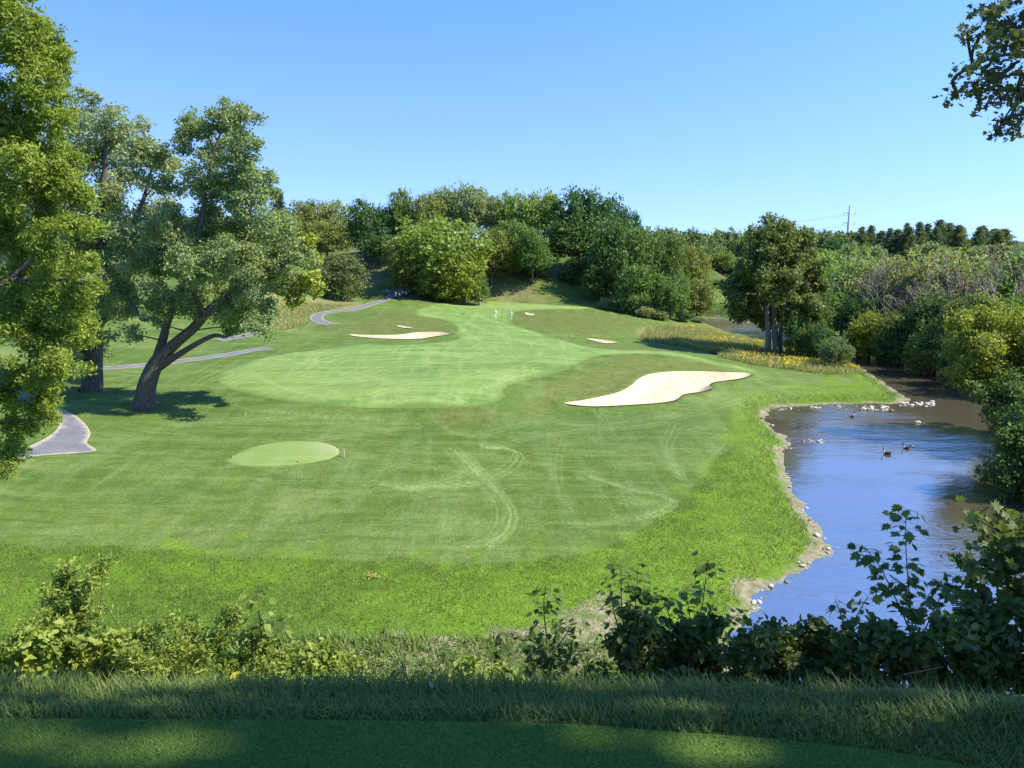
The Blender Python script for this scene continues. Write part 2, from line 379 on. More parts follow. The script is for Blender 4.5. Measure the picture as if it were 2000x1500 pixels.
def hit(px, near=20.0, far=420.0, bunkers=True):     # pixel -> the first ground point of its ray
    px = np.asarray(px, float); d = dirs(px[:, 0], px[:, 1]); dy = d[:, 1]
    ys = np.geomspace(near, far, 420)
    t = ys[None]/dy[:, None]; X = d[:, None, 0]*t; Y = d[:, None, 1]*t; Zr = d[:, None, 2]*t
    G = ground_z(X, Y, bunkers); below = Zr < G
    below[:, -1] = True
    i = np.maximum(np.argmax(below, 1), 1); r = np.arange(len(px))
    g0 = (Zr - G)[r, i-1]; g1 = (Zr - G)[r, i]; f = np.clip(g0/(g0 - g1 + 1e-9), 0, 1)
    yy = ys[i-1] + (ys[i] - ys[i-1])*f; tt = yy/dy
    return d*tt[:, None]
for nm, (dep, wd) in {'wide': (.70, 1.3), 'long': (.5, 1.0), 'sliver': (.2, .6), 'scoop': (.2, .6), 'thin': (.25, .8)}.items():
    SAND_XY[nm] = (hit(spline(SAND_PX[nm], 5, True), bunkers=False)[:, :2], dep, wd)
def gz(x, y): return float(ground_z(np.array([x]), np.array([y]))[0])

# ------------------------------------------------------------------ ground sheet
LUSH = [[(650,1260),(700,1150),(800,1105),(900,1100),(1100,1092),(1220,1060),(1330,985),(1410,890),(1440,800),(1480,790),(1560,870),(1600,990),(1640,1075),(1520,1150),(1450,1280)],
        [(1480,800),(1560,770),(1600,735),(1690,728),(1780,775),(1770,795)], [(100,1100),(330,1075),(640,1100),(500,1140),(200,1130)], [(-50,1190),(60,1160),(90,1230),(0,1260)]]
SHAG = [(-900,1040),(0,1062),(400,1078),(850,1098),(1100,1092),(1230,1050),(1330,980),(1410,890),(1425,820),(1480,790),(1580,775),(1680,735),(1800,770),(1700,1200),(1500,1500),(-900,1500)]
OLIVE = [[(985,815),(1035,775),(1100,742),(1165,706),(1250,694),(1340,702),(1410,720),(1450,729),(1300,728),(1250,738),(1200,770),(1100,790),(1060,812)],
         [(640,642),(700,620),(780,609),(850,618),(885,640),(860,650),(790,652),(680,655)], [(1012,607),(1080,604),(1160,603),(1255,622),(1260,642),(1150,652),(1060,642),(1015,628)],
         [(880,590),(930,520),(1040,520),(1160,590),(1030,590)], [(700,575),(690,500),(800,495),(860,580),(780,585)], [(1170,668),(1240,672),(1330,684),(1270,690),(1180,680)],
         [(820,810),(900,795),(990,800),(960,830),(860,835)]]
TAN = [[(505,575),(600,585),(700,592),(690,603),(620,608),(560,640),(500,640)], [(1250,648),(1330,642),(1400,650),(1390,668),(1260,664)], [(690,500),(760,500),(840,575),(760,560),(715,560)],
       [(930,570),(960,530),(1010,545),(1060,588),(960,590)]]
BARE = [[(930,1270),(1000,1240),(1100,1210),(1140,1180),(1210,1180),(1210,1330),(900,1330)], [(640,1275),(800,1255),(930,1262),(900,1330),(640,1330)]]
DARKP = [[(0,1100),(120,1085),(160,1130),(60,1150),(0,1140)], [(250,965),(360,940),(420,960),(330,1000),(250,1000)], [(930,820),(1050,800),(1350,800),(1400,840),(1200,870),(1000,860)]]
TRACKS = [[(872,880),(915,930),(955,965),(972,1000),(962,1035),(928,1060),(880,1072)], [(888,880),(938,930),(983,975),(997,1005),(985,1040),(945,1064)],
 [(900,878),(950,932),(990,980),(1000,1010),(975,1050)], [(940,872),(990,876),(1011,890),(992,915),(940,938),(870,948),(800,950),(740,945)], [(925,905),(900,925),(840,945),(780,955)],
 [(1150,930),(1230,955),(1285,966),(1312,982),(1275,1002),(1190,1018),(1120,1028)], [(1210,985),(1260,980),(1300,985)], [(1095,860),(1085,900),(1090,950),(1120,1000)],
 [(1320,830),(1300,880),(1330,930)], [(1340,840),(1400,830),(1420,860),(1380,900)], [(1160,800),(1180,830),(1150,860)], [(960,840),(1050,822),(1150,830),(1280,815),(1380,785),(1480,760),(1560,752)],
 [(1000,860),(1120,840),(1260,830),(1370,800),(1470,772)], [(1480,745),(1540,765),(1560,780),(1500,785)], [(1340,790),(1400,775),(1450,755),(1500,742),(1480,725),(1420,722)],
 [(360,765),(385,745),(430,725)], [(375,775),(400,745),(440,728)], [(480,800),(560,805),(640,815)], [(455,790),(480,800),(475,825)], [(600,860),(700,845),(820,830)],
 [(840,800),(860,830),(900,850),(960,850)], [(480,905),(560,925),(700,930),(780,905),(840,900)], [(330,830),(460,822),(600,812),(740,818)], [(1430,722),(1500,735),(1580,740)]]
FTRK = [[(470,760),(560,735),(650,705),(760,690),(900,682),(1040,676),(1150,690)], [(520,775),(600,750),(690,742),(760,720),(840,714)], [(560,780),(590,740),(600,700),(640,686)],
 [(620,785),(640,750),(700,720),(800,705),(900,708),(990,690)], [(700,794),(720,770),(800,750),(880,742),(960,730),(1060,700),(1130,690)], [(760,795),(830,775),(920,765),(985,745),(1060,722)],
 [(440,745),(520,718),(600,708),(680,690)], [(880,790),(920,760),(940,740),(930,720)], [(500,735),(560,760),(640,775),(760,780),(900,780)], [(860,640),(920,655),(960,680),(1000,700)],
 [(900,625),(960,650),(1040,670),(1120,680)], [(930,615),(1000,640),(1080,660),(1160,685),(1260,690),(1340,700),(1400,712)], [(820,612),(880,630),(920,660),(930,690)], [(640,760),(700,780),(780,785)],
 [(700,730),(760,745),(800,770),(850,780)], [(540,700),(620,715),(690,735),(720,760)], [(800,672),(860,690),(950,700),(1060,690)], [(960,740),(1000,735),(1040,745)], [(980,730),(1010,750),(1000,768)]]
def track_attr(u, v, lines, wid=1.7, seed=3):
    a = np.zeros(u.shape)
    for i, L in enumerate(lines):
        s = spline(L, 5); lo, hi = s.min(0)-12, s.max(0)+12
        m = (u > lo[0]) & (u < hi[0]) & (v > lo[1]) & (v < hi[1])
        if not m.any(): continue
        d = line_d(u[m], v[m], s); d1 = line_d(u[m], v[m], s + np.array([11, 3.5])); d2 = line_d(u[m], v[m], s - np.array([9, 5])); w = wid*(.7 + .6*((i*37) % 10)/10)*np.clip((v[m]-560)/300, .5, 1.4)
        k = (1.0 if lines is not TRACKS or i < 5 else .6)*(.55 + .45*((i*53) % 7)/6)*(.5 + .8*vnoise(u[m]/40, v[m]/25, seed+i))
        a[m] = np.maximum(a[m], np.maximum(np.exp(-(d/w)**2)*.8, np.maximum(np.exp(-(d1/w)**2), np.exp(-(d2/w)**2)*.6)*.6)*k)
    return np.clip(a, 0, 1)
def zone(u, v, polys, feather, seed=0, jit=1.0):
    a = np.full(u.shape, 0.0)
    for p in polys:
        p = np.asarray(p, float); lo, hi = p.min(0)-3*feather, p.max(0)+3*feather
        m = (u > lo[0]) & (u < hi[0]) & (v > lo[1]) & (v < hi[1])
        if m.any():
            sd = poly_sd(u[m], v[m], p) + jit*feather*(vnoise(u[m]/30, v[m]/14, seed) - .5)*2
            a[m] = np.maximum(a[m], smooth(sd, -feather, feather))
    return a

fine = np.linspace(-37.5, 37.5, 560); coarse = np.linspace(41, 319, 84)
az = np.radians(np.concatenate([fine, coarse]))
rr = np.concatenate([np.linspace(.4, 3.4, 12), np.geomspace(3.8, 26, 26), np.geomspace(26.5, 62, 130), np.geomspace(62.3, 125, 130), np.geomspace(126, 230, 84), np.geomspace(236, 1500, 34), [2600]])
GA, GR = np.meshgrid(az, rr); gx, gy = (GR*np.sin(GA)).ravel(), (GR*np.cos(GA)).ravel()
gzv = ground_z(gx, gy)
far_fade = smooth(np.hypot(gx, gy), 480, 900); gzv = gzv*(1-far_fade) + 4.0*far_fade
V = np.stack([gx, gy, gzv], 1)
na, nr = len(az), len(rr)
i, j = np.meshgrid(np.arange(nr-1), np.arange(na), indexing='ij'); j2 = (j+1) % na
Fg = np.stack([i*na + j, (i+1)*na + j, (i+1)*na + j2, i*na + j2], -1).reshape(-1, 4)[:, ::-1]
gu, gv = to_px(V); front = gy > 5
gd = -poly_sd(gx, gy, RIVER)
A = {'lush': zone(gu, gv, LUSH, 34, 1, 1.6)*front, 'olive': zone(gu, gv, OLIVE, 10, 2, 1.3)*front, 'tan': zone(gu, gv, TAN, 12, 3, 1.3)*front,
     'shag': smooth(poly_sd(gu, gv, SHAG) + 16*(vnoise(gu/45, gv/16, 12)-.5), -9, 12)*front*(gy < 130), 'bare': zone(gu, gv, BARE, 18, 4, 1.8)*front, 'dark': zone(gu, gv, DARKP, 22, 6)*front,
     'shore': np.clip(smooth(1.0 + 1.7*(vnoise(gx*.5, gy*.5, 5)-.45) + .7*(vnoise(gx*2.2, gy*2.2, 15)-.5) - np.abs(gd), 0, .6)*(gd > -60), 0, 1)*front + (gd < 0),
     'track': track_attr(gu, gv, TRACKS)*front, 'steep': smooth(bluff(gx, gy) - tps(gx, gy), .2, 2.0)*(gy > 3)}
A['shore'] = np.clip(A['shore'], 0, 1)
wood = smooth(gy, 205, 235); right = smooth(gx - .55*gy, 0, 6)*(gd > 0)
A['wood'] = np.clip(wood + right*smooth(gd, 1, 4), 0, 1)*front
ground_me = mesh('ground', V, Fg, A, True)

def ground_material():
    m, nt = mat_new('turf_ground'); p = pos_n(nt)
    big = noise(nt, p, .09, 3); mid = noise(nt, mapping(nt, p, (.22, 1.0, 1)), .55, 4, .6, .6); fine_n = noise(nt, p, 5.0, 4, .7); st = noise(nt, mapping(nt, p, (.7, .07, 1), .25), 1.0, 4, .55, .4)
    c = mixc(nt, ramp(nt, big, .3, .7), (.072, .124, .015), (.116, .170, .028))
    c = mixc(nt, ramp(nt, mid, .44, .68), c, (.148, .208, .044))
    stf = math_n(nt, 'MULTIPLY', ramp(nt, st, .46, .70), .42)
    c = mixc(nt, stf, c, (.190, .265, .095))
    ws = noise(nt, mapping(nt, p, (.16, .9, 1), -.2), 1.5, 5, .68, 1.5)
    c = mixc(nt, math_n(nt, 'MULTIPLY', ramp(nt, ws, .48, .68), .7), c, (.055, .108, .020))
    c = mixc(nt, math_n(nt, 'MULTIPLY', ramp(nt, noise(nt, mapping(nt, p, (.5, 1, 1)), .2, 5, .7), .53, .68), .5), c, (.205, .230, .070))
    c = mixc(nt, math_n(nt, 'MULTIPLY', attr(nt, 'dark'), .45), c, (.055, .120, .022))
    c = mixc(nt, math_n(nt, 'MULTIPLY', attr(nt, 'olive'), .85), c, mixc(nt, ramp(nt, noise(nt, mapping(nt, p, (.5, 1, 1)), 1.2, 5, .7), .35, .7), (.082, .120, .020), (.180, .188, .052)))
    sh = mixc(nt, ramp(nt, noise(nt, p, .8, 5, .7), .3, .7), (.058, .110, .010), (.120, .190, .022))
    c = mixc(nt, attr(nt, 'shag'), c, sh)
    lu = mixc(nt, ramp(nt, noise(nt, p, 1.3, 4, .6), .3, .7), (.105, .195, .012), (.165, .265, .022))
    c = mixc(nt, math_n(nt, 'MULTIPLY', math_n(nt, 'MULTIPLY', attr(nt, 'lush'), ramp(nt, noise(nt, p, .35, 5, .7), .25, .6)), .85), c, lu)
    c = mixc(nt, math_n(nt, 'MULTIPLY', math_n(nt, 'MULTIPLY', attr(nt, 'track'), ramp(nt, noise(nt, p, 3.0, 4, .7), .2, .5)), .95), c, (.27, .35, .13))
    tn = mixc(nt, ramp(nt, noise(nt, p, .9, 5, .7), .3, .7), (.13, .15, .042), (.33, .29, .13))
    c = mixc(nt, math_n(nt, 'MULTIPLY', attr(nt, 'tan'), .85), c, tn)
    br = mixc(nt, ramp(nt, noise(nt, p, 1.6, 5, .75), .35, .65), (.11, .15, .035), (.36, .29, .20))
    c = mixc(nt, attr(nt, 'bare'), c, br)
    c = mixc(nt, attr(nt, 'steep'), c, mixc(nt, ramp(nt, noise(nt, p, 1.1, 5, .7), .4, .65), (.065, .11, .02), (.22, .18, .11)))
    c = mixc(nt, attr(nt, 'wood'), c, (.075, .080, .030))
    so = mixc(nt, ramp(nt, noise(nt, p, 2.5, 6, .75), .35, .65), (.13, .13, .05), (.36, .31, .21))
    c = mixc(nt, attr(nt, 'shore'), c, so)
    c = mixc(nt, math_n(nt, 'MULTIPLY', ramp(nt, fine_n, .38, .66), .6), c, mixc(nt, 1.0, c, (.5, .55, .45), 'MULTIPLY'))
    h = math_n(nt, 'ADD', fine_n, math_n(nt, 'MULTIPLY', noise(nt, p, 1.2, 3), 2.0))
    out(nt, bsdf(nt, c, .85, .15, bump(nt, h, .75, .12))); return m
M_GROUND = ground_material()
ground = link('ground', ground_me, M_GROUND); ground['kind'] = 'structure'; ground['label'] = 'rolling mown grass of the golf course and its banks'

def sheet(name, poly_xy, off, step, mat, edge_drop=0.0, attrs_fn=None, zf=ground_z, kind=True):
    poly = np.asarray(poly_xy, float); lo, hi = poly.min(0), poly.max(0)
    X, Y = np.meshgrid(np.arange(lo[0], hi[0], step), np.arange(lo[1], hi[1], step)); X, Y = X.ravel(), Y.ravel()
    X = X + R.uniform(-.2, .2, len(X))*step; Y = Y + R.uniform(-.2, .2, len(Y))*step
    m = poly_sd(X, Y, poly) > step*.45; n = len(poly)
    pts = [Vector(p) for p in poly] + [Vector(p) for p in np.stack([X[m], Y[m]], 1)]
    v2, _, f2, *_ = delaunay_2d_cdt(pts, [], [list(range(n))], 1, 1e-5)
    P = np.array([tuple(p) for p in v2]); z = zf(P[:, 0], P[:, 1]) + off
    sd = poly_sd(P[:, 0], P[:, 1], poly)
    if edge_drop: z -= edge_drop*(np.abs(sd) < 1e-3)
    VV = np.column_stack([P, z]); at = attrs_fn(VV, sd) if attrs_fn else {}
    F3 = np.array([f for f in f2 if len(f) == 3])
    a, b, c = VV[F3[:, 0]], VV[F3[:, 1]], VV[F3[:, 2]]
    fl = np.cross(b-a, c-a)[:, 2] < 0; F3[fl] = F3[fl][:, ::-1]
    o = link(name, mesh(name, VV, F3, at, True), mat)
    if kind: o['kind'] = 'structure'
    return o

def fairway_material(name, a, b, tr, contrast=1.0, fine=6.0):
    m, nt = mat_new(name); p = pos_n(nt)
    w1 = noise(nt, mapping(nt, p, (.05, .42, 1), .55), 1.0, 3, .55, 1.6); w2 = noise(nt, mapping(nt, p, (.8, .10, 1), -.35), 1.0, 3, .6, .8)
    c = mixc(nt, ramp(nt, w1, .36, .62), a, b)
    c = mixc(nt, math_n(nt, 'MULTIPLY', ramp(nt, w2, .45, .7), .45*contrast), c, tr)
    c = mixc(nt, math_n(nt, 'MULTIPLY', attr(nt, 'track'), .6*contrast), c, tuple(min(1, x*1.25) for x in tr))
    c = mixc(nt, math_n(nt, 'MULTIPLY', attr(nt, 'worn'), .7), c, (.34, .31, .17))
    c = mixc(nt, math_n(nt, 'MULTIPLY', attr(nt, 'rim'), .9), c, (.100, .158, .028))
    fn = noise(nt, p, fine, 4, .7)
    c = mixc(nt, math_n(nt, 'MULTIPLY', ramp(nt, fn, .4, .75), .22), c, mixc(nt, 1.0, c, (.6, .65, .55), 'MULTIPLY'))
    out(nt, bsdf(nt, c, .8, .18, bump(nt, fn, .3, .03))); return m
M_FAIR = fairway_material('mown_fairway', (.100, .176, .034), (.170, .252, .058), (.240, .318, .100), 1.1)
M_GREEN = fairway_material('close_mown_green', (.165, .240, .056), (.205, .280, .078), (.24, .31, .11), .8)
FAIR_PX = [(420,735),(432,752),(470,767),(530,780),(610,790),(700,797),(800,798),(900,796),(955,790),(988,777),(986,764),(1003,750),(1060,737),(1108,722),(1142,704),(1180,694),(1240,691),(1300,693),(1355,703),(1400,714),(1450,724),(1480,734),(1496,730),(1450,716),(1390,703),(1320,688),
 (1250,684),(1190,683),(1145,676),(1090,661),(1040,646),(1005,634),(1000,622),(1010,609),(1060,605),(1150,604),(1158,601),(1100,597),(1020,592),(940,588),(872,589),(835,596),(803,610),(820,618),(862,624),(890,638),(888,652),(892,662),(850,669),(770,673),(700,672),(640,681),(560,690),(490,704),(445,719)]
fair_xy = hit(spline(FAIR_PX, 4, True), bunkers=True)[:, :2]
def rim(VV, sd, w): return smooth(w*(.35 + 1.1*vnoise(VV[:, 0]*.22, VV[:, 1]*.22, 31)) - sd, 0, w)
def trk(VV, sd, lines=FTRK):
    u, v = to_px(VV); return {'track': track_attr(u, v, lines, 1.7, 9), 'worn': np.zeros(len(VV)), 'rim': rim(VV, sd, 1.7)}
sheet('fairway', fair_xy, .03, .45, M_FAIR, .05, trk)
GREEN_PX = [(862,592),(900,588.8),(945,588.3),(1020,592.3),(1090,596.8),(1150,601.2),(1130,603.5),(1060,603.5),(960,603),(890,600)]
sheet('putting_green', hit(spline(GREEN_PX, 4, True))[:, :2], .06, .8, M_GREEN, .03, lambda VV, sd: {'track': np.zeros(len(VV)), 'worn': np.zeros(len(VV)), 'rim': np.zeros(len(VV))})
FT_PX = [(440,903),(452,890),(485,874),(535,864),(590,861),(635,865),(662,876),(663,887),(640,898),(590,907),(535,912),(480,911)]
def worn(VV, sd):
    u, v = to_px(VV); return {'track': np.zeros(len(VV)), 'worn': smooth(u, 585, 660)*smooth(-v, -900, -868), 'rim': rim(VV, sd, .55)*smooth(-u, -640, -500)}
sheet('forward_tee', hit(spline(FT_PX, 4, True))[:, :2], .04, .3, M_GREEN, .06, worn)

m, nt = mat_new('bunker_sand'); p = pos_n(nt)
n1 = noise(nt, mapping(nt, p, (1, .3, 1), .5), 1.2, 4, .6, .8); n2 = noise(nt, p, 14, 3)
c = mixc(nt, ramp(nt, n1, .35, .7), (.50, .365, .235), (.62, .475, .325))
out(nt, bsdf(nt, c, .95, .05, bump(nt, math_n(nt, 'ADD', n2, math_n(nt, 'MULTIPLY', noise(nt, mapping(nt, p, (3, .6, 1), .6), 3, 3), 2.0)), .4, .04))); M_SAND = m
for nm, (poly, dep, wd) in SAND_XY.items():
    o = sheet('sand_bunker', poly, .09, .5 if nm in ('wide', 'long') else .3, M_SAND)
    o['label'] = {'wide': 'broad pale sand bunker below the olive mound by the river', 'long': 'long pale sand bunker across the foot of the left mound', 'sliver': 'sliver of pale sand on the left mound',
                  'scoop': 'tiny sand bunker dug beside the putting green', 'thin': 'thin strip of sand beyond the fairway neck'}[nm]

m, nt = mat_new('asphalt'); p = pos_n(nt)
n1 = noise(nt, p, .5, 5, .7); n2 = noise(nt, p, 9, 3)
c = mixc(nt, ramp(nt, n1, .3, .7), (.115, .112, .120), (.19, .185, .19)); c = mixc(nt, math_n(nt, 'MULTIPLY', ramp(nt, n2, .5, .8), .3), c, (.33, .32, .31))
c = mixc(nt, math_n(nt, 'MULTIPLY', attr(nt, 'edge'), .9), c, (.42, .36, .26))
out(nt, bsdf(nt, c, .9, .15, bump(nt, n2, .2, .02))); M_ASPH = m
def edge_at(w):
    return lambda VV, sd: {'edge': smooth(w + .35*w*(vnoise(VV[:, 0]*1.3, VV[:, 1]*1.3, 8)-.5) - sd, 0, .15)}
def path_ribbon(px, width, off=.035):
    c = hit(spline(px, 5))[:, :2]; T = np.gradient(c, axis=0); T /= np.linalg.norm(T, axis=1)[:, None] + 1e-9
    Nn = np.stack([-T[:, 1], T[:, 0]], 1)*width/2
    cc = []; P = ground_z
    VV, at = [], []
    ks = np.linspace(-1, 1, 9)
    for q in ks:
        xy = c + Nn*q; VV.append(np.column_stack([xy, ground_z(xy[:, 0], xy[:, 1]) + off + .02*(1-abs(q))])); at.append(np.full(len(c), max(0, (abs(q)-.72)/.28)))
    n = len(c); VV = np.vstack(VV); F = []
    i, j = np.meshgrid(np.arange(len(ks)-1), np.arange(n-1), indexing='ij')
    F = np.stack([i*n + j, i*n + j+1, (i+1)*n + j+1, (i+1)*n + j], -1).reshape(-1, 4)
    a, b, d = VV[F[0, 0]], VV[F[0, 1]], VV[F[0, 2]]
    if np.cross(b-a, d-a)[2] < 0: F = F[:, ::-1]
    o = link('cart_path', mesh('cart_path', VV, F, {'edge': np.concatenate(at)}, True), M_ASPH); o['kind'] = 'structure'; return o
PATH_A = [(-60,905),(20,893),(50,876),(90,856),(112,838),(114,818),(92,802),(66,792),(100,794),(130,803),(160,822),(177,846),(170,866),(188,880),(150,886),(60,893),(-40,915)]
o = sheet('cart_path', hit(spline(PATH_A, 4, True))[:, :2], .035, .5, M_ASPH, 0, edge_at(.3)); o['label'] = 'grey cart path bending under the left trees'
path_ribbon([(60,792),(30,775),(-20,765),(-120,760)], 3.0)['label'] = 'cart path running on below the left trees'
path_ribbon([(120,724),(200,719.5),(300,712),(380,702),(450,692),(500,683),(528,680)], 2.6)['label'] = 'cart path crossing behind the leaning tree'
path_ribbon([(425,665),(450,661),(480,656),(512,647)], 2.4)['label'] = 'short stretch of cart path by a dip in the rough'
path_ribbon([(652,634),(632,630),(618,622),(628,613),(660,608),(700,601),(738,590),(764,580),(772,575),(762,570),(748,567)], 2.4)['label'] = 'cart path climbing to the parked carts'
path_ribbon([(765,580),(785,580),(808,577.5)], 2.6)['label'] = 'paved bay where the carts are parked'

# tee under the photographer
tee_far = at_z(*np.array(TEE_EDGE, float).T, -1.60)[:, :2]
tee_poly = np.vstack([spline(tee_far, 4), [(4.5, 1.2), (4.6, -4), (-5, -4), (-5.2, 2.4)]])
M_TEE, nt = mat_new('close_mown_tee'); p = pos_n(nt)
n1 = noise(nt, p, 2.0, 3); n2 = noise(nt, mapping(nt, p, (1, .5, 1)), 160, 3, .7)
c = mixc(nt, ramp(nt, n1, .3, .7), (.085, .160, .022), (.105, .188, .028)); c = mixc(nt, ramp(nt, n2, .35, .7), mixc(nt, 1.0, c, (.5, .5, .5), 'MULTIPLY'), c)
out(nt, bsdf(nt, c, .8, .15, bump(nt, n2, .5, .006)))
o = sheet('tee', tee_poly, .012, .12, M_TEE); o['label'] = 'close mown teeing ground in dappled shade'

# ------------------------------------------------------------------ water
m, nt = mat_new('river_water'); p = pos_n(nt)
r1 = noise(nt, mapping(nt, p, (.5, 1.0, 1), -.3), 2.2, 4, .6, .3); r2 = noise(nt, mapping(nt, p, (.12, .5, 1), -.25), 1.0, 3, .5, .6)
calm = ramp(nt, noise(nt, mapping(nt, p, (.05, .10, 1), -.3), 1.2, 3), .42, .62)
hgt = math_n(nt, 'ADD', math_n(nt, 'MULTIPLY', r1, .5), r2)
bn = N(nt, 'ShaderNodeBump', Strength=.35, Distance=.32); nt.links.new(hgt, bn.inputs['Height'])
nt.links.new(math_n(nt, 'ADD', math_n(nt, 'MULTIPLY', calm, .30), .06), bn.inputs['Strength'])
base = mixc(nt, noise(nt, p, .12, 3), (.105, .080, .050), (.078, .066, .046))
ps = N(nt, 'ShaderNodeBsdfPrincipled', Roughness=.09); ps.inputs['IOR'].default_value = 6.5; ps.inputs['Specular IOR Level'].default_value = .5
nt.links.new(base, ps.inputs['Base Color']); nt.links.new(bn.outputs[0], ps.inputs['Normal']); out(nt, ps.outputs[0]); M_WATER = m
cen = RIVER.mean(0); 
T = np.roll(RIVER, -1, 0) - np.roll(RIVER, 1, 0); T /= np.linalg.norm(T, axis=1)[:, None]+1e-9
def grow(poly, d):
    q = np.stack([poly[:, 0], poly[:, 1]], 1); Tn = np.stack([T[:, 1], -T[:, 0]], 1)
    t = q + Tn*d
    return t if poly_sd(np.array([t[5, 0]]), np.array([t[5, 1]]), q)[0] < 0 else q - Tn*d
wp = grow(RIVER, .35)
o = sheet('river', wp, 0, 2.5, M_WATER, zf=lambda x, y: np.full(np.shape(x), WATER)); o['label'] = 'shallow brown river reflecting the blue sky'

# ------------------------------------------------------------------ trees: generators
def unit(v): return v/(np.linalg.norm(v, axis=-1, keepdims=True) + 1e-9)
def crown_arrays(puffs, dens, lps, sd, leaf, tmpl, rng, up=.28, squash=.95, inner=.2, droop=0.0, sub=14):
    """puffs: rows x,y,z,r. leaf sprays on and inside each puff, leaves round each spray"""
    P, Nn, Rd = [], [], []
    for c in np.asarray(puffs, float):
        r = c[3]; k = sub; dd = unit(rng.normal(size=(k, 3)))*(rng.uniform(.1, 1, k)**.45)[:, None]*r*1.05*np.array([1, 1, squash])
        cs = c[:3] + dd; rs = r*rng.uniform(.20, .50, k); ns = max(5, int(dens*r*r)); w = rs**2/np.sum(rs**2)
        idx = rng.choice(k, ns, p=w); d = unit(rng.normal(size=(ns, 3))); f = rng.uniform(inner, 1.08, ns)**.7
        sp = cs[idx] + d*(rs[idx]*f)[:, None]*np.array([1, 1, squash]); tone = np.clip(.5*rng.random(ns) + .5*rng.random(k)[idx], 0, 1)
        o = unit(sp - c[:3])
        q = np.repeat(sp, lps, 0) + rng.normal(size=(ns*lps, 3))*sd*np.array([1, 1, .7])
        q[:, 2] -= droop*rng.random(len(q))
        n = np.repeat(d*.45 + o*.25, lps, 0) + np.array([0, 0, up]) + rng.normal(size=q.shape)*.6
        P.append(q); Nn.append(n); Rd.append(np.clip(np.repeat(tone, lps)*.55 + rng.random(len(q))*.45, 0, 1))
    P, Nn, Rd = np.vstack(P), np.vstack(Nn), np.concatenate(Rd)
    sz = leaf*rng.uniform(.4, 1.55, len(P))
    return scatter(tmpl, P, frames(Nn, rng.uniform(0, 6.283, len(P))), sz, Rd)
def limb(mb, a, b, r0, r1, rng, k=5, sag=.12, sides=5):
    a, b = np.asarray(a, float), np.asarray(b, float); L = np.linalg.norm(b-a); t = np.linspace(0, 1, k)[:, None]
    off = rng.normal(size=3)*L*.07
    pts = a + (b-a)*t + np.sin(t*math.pi)*(off + np.array([0, 0, -L*sag]))
    mb.tube(pts, np.linspace(r0, r1, k), sides)
def unit_broadleaf(seed, kind):
    rng = np.random.default_rng(seed); puffs = []
    lo, n, rr_, taper = {'round': (.22, 30, .17, 0), 'oval': (.16, 30, .155, .25), 'shrub': (.02, 26, .19, 0), 'wide': (.20, 34, .15, 0), 'willow': (.10, 34, .15, 0)}[kind]
    ga = math.pi*(3 - math.sqrt(5))
    for i in range(n):
        t = (i + .5)/n; zz = 1 - 1.75*t                       # -0.75..1 on the sphere
        rad = math.sqrt(max(0, 1 - zz*zz))*(1 - taper*max(0, zz)); a = i*ga + rng.uniform(-.5, .5)
        m = .345 + rng.uniform(-.07, .05)
        h = (1 - lo)/2
        puffs.append((m*rad*math.cos(a), m*rad*math.sin(a), lo + h + (h - rr_*.75)*zz*1.0 + rng.uniform(-.03, .03), rr_*rng.uniform(.7, 1.2)))
    for _ in range(5): puffs.append((*rng.uniform(-.15, .15, 2), rng.uniform(lo+.2, .75), .2))
    for _ in range(10):
        a = rng.uniform(0, 6.28); zz = rng.uniform(lo+.1, .98); w = .46*math.sqrt(max(.05, 1-((zz-.55)/.5)**2))
        puffs.append((w*math.cos(a), w*math.sin(a), zz, .07))
    tm = NARROW if kind == 'willow' else DIAMOND
    V, F, A = crown_arrays(puffs, 1900, 4, .028, .038 if kind != 'willow' else .055, tm, rng, droop=.03 if kind == 'willow' else .0)
    V[:, 2] = np.maximum(V[:, 2], .005)
    s = max(V[:, 0].max()-V[:, 0].min(), 1e-3); V[:, :2] /= s; V[:, 2] /= V[:, 2].max()
    mb = MB(); top = .62
    path = [(0, 0, -.06), (.004, .002, .10), (rng.uniform(-.03, .03), rng.uniform(-.03, .03), .35), (rng.uniform(-.05, .05), rng.uniform(-.05, .05), top)]
    mb.tube(spline(path, 3), np.linspace(.034, .012, 10), 7)
    for pf in puffs[:n:2]: limb(mb, (0, 0, min(.55, max(.14, pf[2]-.28))), np.array(pf[:3])*np.array([.9, .9, 1]), .011, .003, rng, sag=.05, sides=4)
    return mesh('crown', V, F, {'rnd': A}), mb.mesh('trunk', True)
